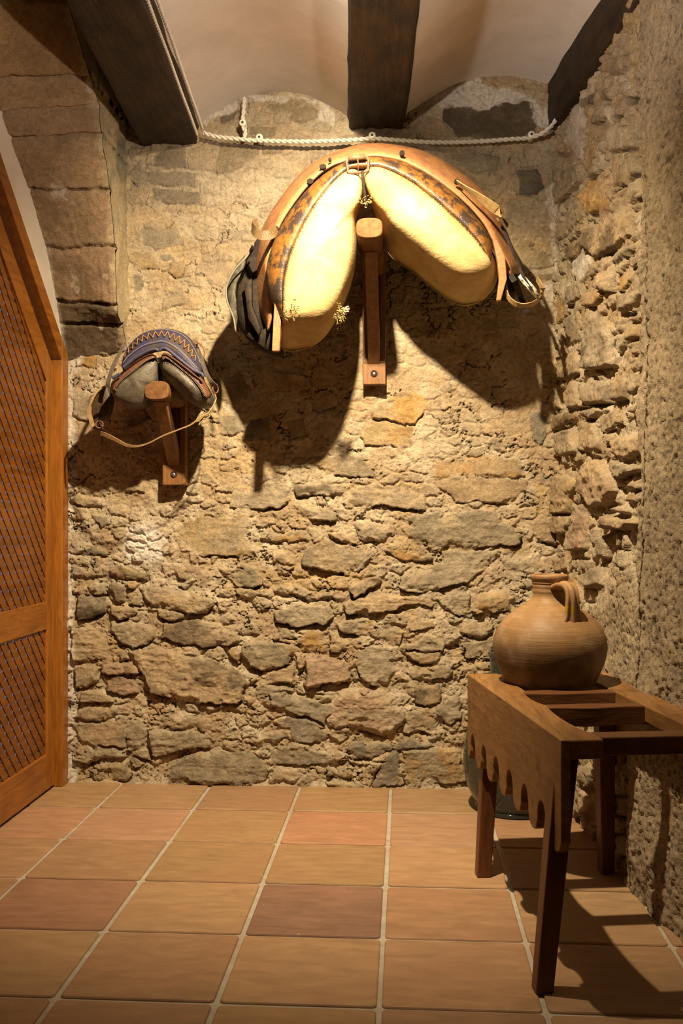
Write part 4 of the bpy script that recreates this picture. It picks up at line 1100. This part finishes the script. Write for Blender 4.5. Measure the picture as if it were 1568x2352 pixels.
    # seam between the pads, frayed at the bottom
    bm = bmesh.new(); tube(bm, smooth_path([PY(x, y, Y) for x, y, Y in ((832, 392, 3.49), (834, 420, 3.495), (838, 450, 3.51), (843, 476, 3.53))], 14), .006, 6); obj('centre_seam', bm, DARKL, root, smooth=True)
    tuft('seam_fray', PY(838, 464, 3.48), (.013, .005, .010), 34, .014, root, 5, direc=(0, -1, 0))
    tuft('straw_tuft', PY(780, 722, 3.54), (.010, .010, .020), 46, .030, root, 6, direc=(.4, -.6, -.5)); tuft('straw_tuft', PY(793, 712, 3.53), (.006, .006, .008), 34, .020, root, 16, mat_plain('pale wool stuffing', (.52, .43, .25), .9), direc=(.5, -.6, 0), r=.002)
    tuft('straw_tuft', PY(672, 712, 3.465), (.012, .002, .016), 34, .020, root, 7, direc=(0, -.6, 0))
    # straps
    Yb = 3.57; P = lambda x, y, Y: PY(x, y, Y)
    bm = bmesh.new(); path = smooth_path([P(635, 526, 3.568), P(622, 538, 3.552), P(602, 541, 3.548), P(586, 532, 3.56), P(580, 518, 3.59), P(592, 512, 3.615)], 26)
    ribbon(bm, path, Vector((.12, -.1, 1)), .034, .004); obj('loop_strap', bm, STRAPB, root, smooth=False)
    bm = bmesh.new(); path = smooth_path([P(1050, 418, 3.575), P(1072, 434, 3.55), P(1100, 452, 3.535), P(1135, 478, 3.538), P(1152, 493, 3.56), P(1158, 505, 3.77), P(1150, 515, 3.63)], 30)
    ribbon(bm, path, Vector((-.62, -.35, .75)), [.022+.030*min(1, k/18) for k in range(30)], .004); obj('loop_strap', bm, STRAPM, root)
    bm = bmesh.new(); path = smooth_path([P(1152, 520, 3.62), P(1176, 575, 3.61), P(1200, 632, 3.61), P(1222, 668, 3.61)], 24); ribbon(bm, path, Vector((1, -.4, .5)), .010, .004); obj('thin_strap', bm, DARKL, root)
    bm = bmesh.new(); path = smooth_path([P(1163, 655, 3.63), P(1163, 672, 3.59), P(1172, 690, 3.57), P(1195, 702, 3.56), P(1222, 698, 3.57), P(1242, 683, 3.77), P(1246, 665, 3.63), P(1232, 640, 3.64)], 40)
    ribbon(bm, path, [Vector((.1, -.9, .45))]*40, .024, .003); obj('hanging_loop', bm, STRAPM, root)
    bm = bmesh.new(); path = [P(1172, 632, 3.59), P(1186, 655, 3.59), P(1198, 690, 3.77), P(1208, 720, 3.62)]; ribbon(bm, smooth_path(path, 14), Vector((1, -.2, .2)), .020, .004); obj('dark_strap', bm, DARKL, root)
    bm = bmesh.new(); tube(bm, [P(1194, 632, 3.62), P(1214, 656, 3.62), P(1236, 680, 3.63)], [.010, .013, .012], 10)
    t = NT('chipped white paint'); v = t.coord(); c = t.mix(t.ramp(t.noise(v, 60, 5, .7), [(.56, 0.), (.6, 1.)]), (.66, .60, .50), (.10, .07, .04)); cm = t.done(c, .6)
    tg = obj('toggle_bar', bm, cm, root, smooth=True); tg['label'] = 'toggle bar in chipped white paint'
build_collar()

# ================================================================ SMALL BLUE SADDLE
def build_saddle():
    Q = lambda x, y, Y: PY(140+x/3.92, 720+y/3.92, Y)
    root = thing('small_saddle', 'small harness saddle with blue arch and grey pads, hung by the lattice door', 'saddle', Q(860, 620, 3.85))
    # blue painted arch with zigzag stitching
    t = NT('worn blue painted leather'); v = t.coord(); n = t.noise(v, 22, 5, .7); n2 = t.noise(v, 80, 3, .6)
    c = t.mix(t.ramp(n, [(.42, 0.), (.62, 1.)]), (.036, .033, .078), (.052, .036, .024)); c = t.mix(t.ramp(n2, [(.6, 0.), (.74, .5)]), c, (.20, .125, .055))
    blue = t.done(c, .5, t.bump(n2, .4, .003), spec=.35)
    grey = mat_leather('grey saddle leather', (.135, .112, .080), (.095, .077, .053), (.05, .038, .027), 1., .5, .48, .7)
    lil = mat_plain('faded lilac edging', (.050, .046, .078), .55, 0, .3)
    redl = mat_leather('red brown edging leather', (.145, .062, .030), (.10, .042, .022), (.045, .022, .013), 1., .5, .5, .7)
    oran = mat_plain('orange stitching', (.32, .15, .035), .7)
    ao = [(545, 470), (560, 390), (605, 300), (690, 205), (770, 160), (860, 140), (960, 138), (1080, 170), (1150, 220), (1205, 300), (1245, 390), (1275, 480)]
    ai = [(560, 490), (610, 430), (660, 395), (730, 350), (800, 322), (850, 312), (905, 300), (960, 312), (1020, 350), (1090, 410), (1160, 470), (1240, 540)]
    N = 60; O = smooth_path([Q(x, y, 3.80) for x, y in ao], N); I = smooth_path([Q(x, y, 3.705) for x, y in ai], N)
    B = [p + Vector((0, .20, .0)) for p in O]
    rings = []
    for a, b, d in zip(O, I, B):
        m = a.lerp(b, .5) + Vector((0, -.008, .010))
        rings.append([d + Vector((0, 0, -.02)), a+Vector((0, .02, .004)), a, a.lerp(b, .25)+Vector((0, -.006, .006)), m, a.lerp(b, .75)+Vector((0, -.006, .006)), b, b+Vector((0, .02, -.012)), a+Vector((0, .03, -.03)), d+Vector((0, 0, -.04))])
    bm = bmesh.new(); loft(bm, rings); arch = obj('saddle_arch', bm, blue, root, smooth=True)
    bm = bmesh.new()
    S = lambda u, s: (lambda k, f: O[k].lerp(O[min(k+1, N-1)], f).lerp(I[k].lerp(I[min(k+1, N-1)], f), s))(min(int(u*(N-1)), N-1), u*(N-1)-int(u*(N-1))) + Vector((0, -.010-.006*math.sin(PI*s), .010*math.sin(PI*s)))
    pts = []
    for k in range(31): pts.append(S(.08+.84*k/30, .28 if k % 2 else .60))
    for a, b in zip(pts, pts[1:]): tube(bm, [a, b], .0016, 5)
    obj('zigzag_stitching', bm, oran, arch)
    bm = bmesh.new()
    for s in (.12, .80): tube(bm, [S(.03+.94*k/50, s) for k in range(51)], .0014, 5)
    obj('edge_stitching', bm, mat_plain('pale thread', (.20, .18, .19), .7), arch)
    # rolled lilac front edge
    for P_ in ([(555, 490), (640, 420), (720, 368), (800, 330), (850, 322), (885, 338)], [(885, 338), (910, 312), (960, 325), (1040, 390), (1120, 455), (1200, 515), (1275, 548), (1270, 575)], [(460, 580), (480, 572), (530, 545)]):
        bm = bmesh.new(); tube(bm, smooth_path([Q(x, y, 3.685) for x, y in P_], 26), .0065, 8); obj('rolled_edge', bm, lil, root, smooth=True)
    # pads
    LFp = [(820, 400), (855, 420), (868, 470), (862, 560), (840, 620), (770, 660), (735, 740), (670, 770), (580, 775), (500, 750), (470, 690), (480, 640), (540, 590), (640, 510), (740, 440)]
    LSp = [(815, 372), (866, 395), (876, 470), (872, 590), (850, 680), (790, 770), (730, 840), (650, 858), (560, 820), (490, 780), (452, 700), (455, 630), (520, 560), (640, 462), (740, 400)]
    RFp = [(905, 420), (940, 400), (1010, 430), (1090, 490), (1180, 560), (1250, 640), (1310, 740), (1300, 770), (1250, 770), (1180, 740), (1090, 670), (1010, 600), (950, 540), (910, 480)]
    RSp = [(890, 400), (935, 365), (1010, 395), (1100, 455), (1200, 530), (1280, 610), (1345, 730), (1340, 830), (1270, 855), (1190, 825), (1090, 750), (1000, 660), (930, 570), (890, 480)]
    for F_, S_ in ((LFp, LSp), (RFp, RSp)):
        f = outline([(140+x/3.92, 720+y/3.92) for x, y in F_], 3.715, 56); s = outline([(140+x/3.92, 720+y/3.92) for x, y in S_], 3.755, 56)
        m = [a.lerp(b, .6)+Vector((0, -.012, 0)) for a, b in zip(f, s)]
        b1 = [p + Vector((0, .06, 0)) for p in scale_ring(s, .97, 0)]; b2 = [p+Vector((0, .20, 0)) for p in scale_ring(s, .8, 0)]
        bm = bmesh.new(); loft(bm, [scale_ring(f, .08, -.024), scale_ring(f, .4, -.021), scale_ring(f, .75, -.011), f, m, s, b1, b2]); obj('pad', bm, grey, root, smooth=True, subd=1)
    for o_, i_ in (([(452, 690), (460, 620), (530, 545), (640, 455), (740, 392), (815, 362), (850, 380)], [(490, 700), (505, 650), (560, 590), (660, 512), (750, 440), (815, 405), (850, 400)]),
                   ([(905, 390), (935, 358), (1010, 388), (1100, 448), (1200, 522), (1285, 605), (1348, 730)], [(915, 420), (950, 400), (1010, 440), (1085, 500), (1170, 570), (1245, 655), (1310, 765)])):
        O2 = smooth_path([Q(x, y, 3.735) for x, y in o_], 40); I2 = smooth_path([Q(x, y, 3.700) for x, y in i_], 40)
        bm = bmesh.new(); loft(bm, [[a+Vector((0, .02, 0)), a+Vector((0, -.006, 0)), a.lerp(b, .5)+Vector((0, -.013, 0)), b+Vector((0, -.006, 0)), b+Vector((0, .015, 0))] for a, b in zip(O2, I2)])
        br = obj('pad_border', bm, redl, root, smooth=True)
        bm = bmesh.new()
        for k in range(1, 38, 1): 
            d = (I2[k]-O2[k]).normalized(); p = I2[k]+Vector((0, -.007, 0)); tube(bm, [p-d*.004, p+d*.006+Vector((0, -.001, 0))], .001, 5)
        obj('stitching', bm, mat_plain('pale stitching', (.25, .2, .13), .7), br)
    # left girth strap and dark flap
    bm = bmesh.new(); ribbon(bm, smooth_path([Q(560, 300, 3.80), Q(510, 390, 3.77), Q(460, 500, 3.76), Q(430, 600, 3.76), Q(415, 665, 3.77)], 24), Vector((1, -.3, .3)), .016, .005); obj('girth_strap', bm, grey, root)
    bm = bmesh.new(); ribbon(bm, smooth_path([Q(1215, 290, 3.82), Q(1262, 400, 3.79), Q(1300, 520, 3.77), Q(1350, 610, 3.77), Q(1395, 650, 3.79)], 24), Vector((1, -.3, .3)), .015, .005); obj('girth_strap', bm, grey, root)
    pts = [(425, 640), (440, 700), (465, 770), (430, 920), (360, 960), (330, 1000), (345, 1050), (290, 1030), (275, 960), (262, 880), (280, 790), (330, 710), (385, 670)]
    ol = smooth_path([Q(x, y, 3.84) for x, y in pts], 48, 6, True); c0 = sum(ol, Vector())/len(ol)
    bm = bmesh.new(); loft(bm, [scale_ring(ol, .3, -.012), scale_ring(ol, .8, -.008), ol, scale_ring(ol, .96, .03)]); obj('side_flap', bm, mat_leather('dark brown flap leather', (.085, .048, .022), (.06, .034, .016), (.025, .015, .008), 1., .5), root, smooth=True)
    bm = bmesh.new(); ribbon(bm, smooth_path([Q(420, 640, 3.83), Q(330, 700, 3.82), Q(272, 800, 3.81), Q(255, 880, 3.81), Q(268, 950, 3.80), Q(290, 1020, 3.79)], 30), Vector((1, -.2, .2)), [.007+.009*(1 if 16 < k < 29 else 0) for k in range(30)], .004); obj('flap_strap', bm, STRAPM, root)
    # wire terret rings
    for x, y, rx, rz in ((535, 270, .0145, .0185), (1218, 265, .006, .006)):
        bm = bmesh.new(); c = Q(x, y, 3.80); ringtorus(bm, c, (1, .2, 0), (0, 0, 1), (rx+rz)/2, .0022, 30); obj('ring', bm, IRON, root, smooth=True)
    bm = bmesh.new(); tube(bm, smooth_path([Q(x, y, 3.79) for x, y in ((1222, 255), (1262, 285), (1290, 340), (1285, 395), (1262, 430))], 24), .0022, 6); obj('wire_loop', bm, IRON, root, smooth=True)
    bm = bmesh.new(); ringtorus(bm, Q(1390, 680, 3.80), (.5, .8, 0), (0, 0, 1), .016, .003, 26); obj('ring', bm, IRON, root, smooth=True)
    # long trailing cord that broadens into a flat strap at the left
    cp = [(1380, 720), (1395, 775), (1360, 850), (1315, 905), (1255, 935), (1170, 1000), (1060, 1045), (920, 1100), (780, 1170), (680, 1195), (590, 1185), (500, 1140), (420, 1100), (358, 1078)]
    path = smooth_path([Q(x, y, 3.80-.10*math.sin(PI*i/13)) for i, (x, y) in enumerate(cp)], 70)
    bm = bmesh.new(); ribbon(bm, path, Vector((.25, -.35, 1)), [.0045 if k < 40 else .0045+.011*min(1, (k-40)/22) for k in range(70)], .0035); cord = obj('trailing_strap', bm, STRAPM, root)
    kn = Q(1255, 935, 3.74); bm = bmesh.new()
    for q in ([(1310, 905), (1270, 950), (1240, 1008)], [(1330, 905), (1340, 925), (1300, 950), (1245, 960)], [(1300, 895), (1250, 915), (1215, 975), (1260, 955)]):
        tube(bm, smooth_path([Q(x, y, 3.735) for x, y in q], 14), .0024, 6)
    obj('knot', bm, STRAPM, cord, smooth=True)
    bm = bmesh.new(); c = Q(345, 1000, 3.80); ringtorus(bm, c, (1, .2, 0), (0, .1, 1), .014, .003, 24); tube(bm, [Q(320, 1040, 3.80), Q(350, 985, 3.79), Q(385, 1045, 3.80)], .0025, 6); obj('girth_buckle', bm, IRON, root, smooth=True)
build_saddle()

# ================================================================ TWISTED CABLES ON PORCELAIN KNOBS
def build_cables():
    fab = mat_plain('cotton covered cable', (.60, .555, .47), .75, 0, .12, 80); por = mat_plain('porcelain', (.66, .62, .52), .25, 0, .05, 20, 0, .5); hole = mat_plain('knob screw', (.03, .025, .02), .6)
    def twist(path, n, rad, pitch):
        P = smooth_path(path, n, 8); T, N = frames(P); L = 0; out = [[], []]
        for i, p in enumerate(P):
            if i: L += (p-P[i-1]).length
            B = T[i].cross(N[i])
            for s in (0, 1):
                a = 2*PI*L/pitch + s*PI; out[s].append(p + (N[i]*math.cos(a)+B*math.sin(a))*rad)
        return out
    def cable(path, n, label, r=.0052, pitch=.048):
        bm = bmesh.new()
        for s in twist(path, n, r*.82, pitch): tube(bm, s, r, 7)
        o = obj('twisted_cable', bm, fab, None, path[0], smooth=True); tag(o, label, 'cable', 'twisted electric cables'); return o
    Yk = 4.005
    W = lambda pts: [PY(x, y, Yk if x < 1250 else Yk-.02) for x, y in pts]
    cable(W([(466, 304), (500, 314), (560, 320), (600, 323), (700, 325), (800, 322), (855, 318), (900, 321), (1000, 327), (1100, 325), (1170, 320), (1218, 316), (1250, 303), (1270, 285), (1283, 262)]), 420, 'pale twisted cable sagging along the back wall above the big collar')
    cable(W([(562, 224), (560, 250), (557, 288), (564, 302), (560, 316)]), 60, 'short pale twisted cable hanging down from the left vault', .005)
    b0, b1 = Vector((-.832, 3.975, 2.668)), Vector((-.735, 2.55, 2.665))
    for dx, dz, lb in ((-.006, -.020, 'pale twisted cable along the lower edge of the left beam, nearest the wood'), (.016, .004, 'pale twisted cable along the left beam, on the side of the white vault')):
        cable([b0.lerp(b1, k/8)+Vector((dx, 0, dz + .002*math.sin(k*2.))) for k in range(9)], 380, lb, .0036, .036)
    for x, y, lb in ((598, 322, 'porcelain cable knob on the back wall below the left vault'), (855, 318, 'porcelain cable knob under the end of the middle beam'), (1218, 316, 'porcelain cable knob near the right corner of the back wall'), (560, 289, 'porcelain cable knob on the short hanging cable')):
        c = PY(x, y, 4.03); r_ = thing('cable_knob', lb, 'insulator', c, 'porcelain cable knobs'); prof = [(.004, .02), (.013, .02), (.013, -.002), (.0085, -.008), (.0085, -.018), (.0145, -.024), (.0150, -.032), (.012, -.037), (.005, -.037)]
        bm = bmesh.new(); rings = [[c + Vector((r*math.cos(2*PI*k/24), z, r*math.sin(2*PI*k/24))) for k in range(24)] for r, z in prof]; loft(bm, rings); obj('knob', bm, por, r_, smooth=True)
        bm = bmesh.new(); prism(bm, [c+Vector((.005*math.cos(2*PI*k/14), -.0382, .005*math.sin(2*PI*k/14))) for k in range(14)], (0, .006, 0)); obj('screw', bm, hole, r_)
build_cables()
# ================================================================ CAMERA / LIGHT
cam = bpy.data.cameras.new('camera'); co = bpy.data.objects.new('camera', cam); C.objects.link(co)
cam.sensor_fit = 'VERTICAL'; cam.sensor_height = 36; cam.sensor_width = 24; cam.lens = 36*F/2352
cam.shift_y = (HY-1176)/2352; cam.clip_start = .02
co.location = (0, 0, CH); co.rotation_euler = (PI/2, 0, YAW)
bpy.context.scene.camera = co
def lamp(name, typ, loc, target, energy, color, size=.03, **k):
    l = bpy.data.lights.new(name, typ); o = bpy.data.objects.new(name, l); C.objects.link(o)
    o.location = loc; l.energy = energy; l.color = color; l.shadow_soft_size = size
    if target is not None: o.rotation_euler = (Vector(target)-Vector(loc)).to_track_quat('-Z', 'Y').to_euler()
    for a, v in k.items(): setattr(l, a, v)
    return o
WARM = (1., .80, .53)
lamp('ceiling_spotlight', 'SPOT', (-.165, 2.48, 2.72), (.0, 4.07, 1.08), 640, WARM, .025, spot_size=math.radians(118), spot_blend=1.)
lamp('vault_fill_spot', 'SPOT', (-.80, 1.25, 2.02), (.42, 2.95, 3.0), 190, (1., .86, .72), .03, spot_size=math.radians(50), spot_blend=.7)  # unseen spot added to brighten the right vault and shadow the beam
lamp('vault_fill_spot', 'SPOT', (.62, 1.2, 2.02), (-.60, 2.95, 3.0), 160, (1., .86, .72), .03, spot_size=math.radians(50), spot_blend=.7)  # unseen counterpart added for the left vault
lamp('fill_point_left', 'POINT', (-.95, -.4, 2.1), None, 2.0, (1., .66, .30), .08)  # added fill light behind the camera, lifts the shadows
lamp('fill_point_right', 'POINT', (.75, -.2, 2.0), None, 2.0, (1., .66, .30), .08)  # second added fill light, behind the camera on the right
w = bpy.data.worlds.new('world'); bpy.context.scene.world = w; w.use_nodes = True
w.node_tree.nodes['Background'].inputs[0].default_value = (.30, .30, .48, 1); w.node_tree.nodes['Background'].inputs[1].default_value = .42
sc = bpy.context.scene
sc.view_settings.view_transform = 'Standard'; sc.view_settings.look = 'None'; sc.view_settings.exposure = 0; sc.view_settings.gamma = 1
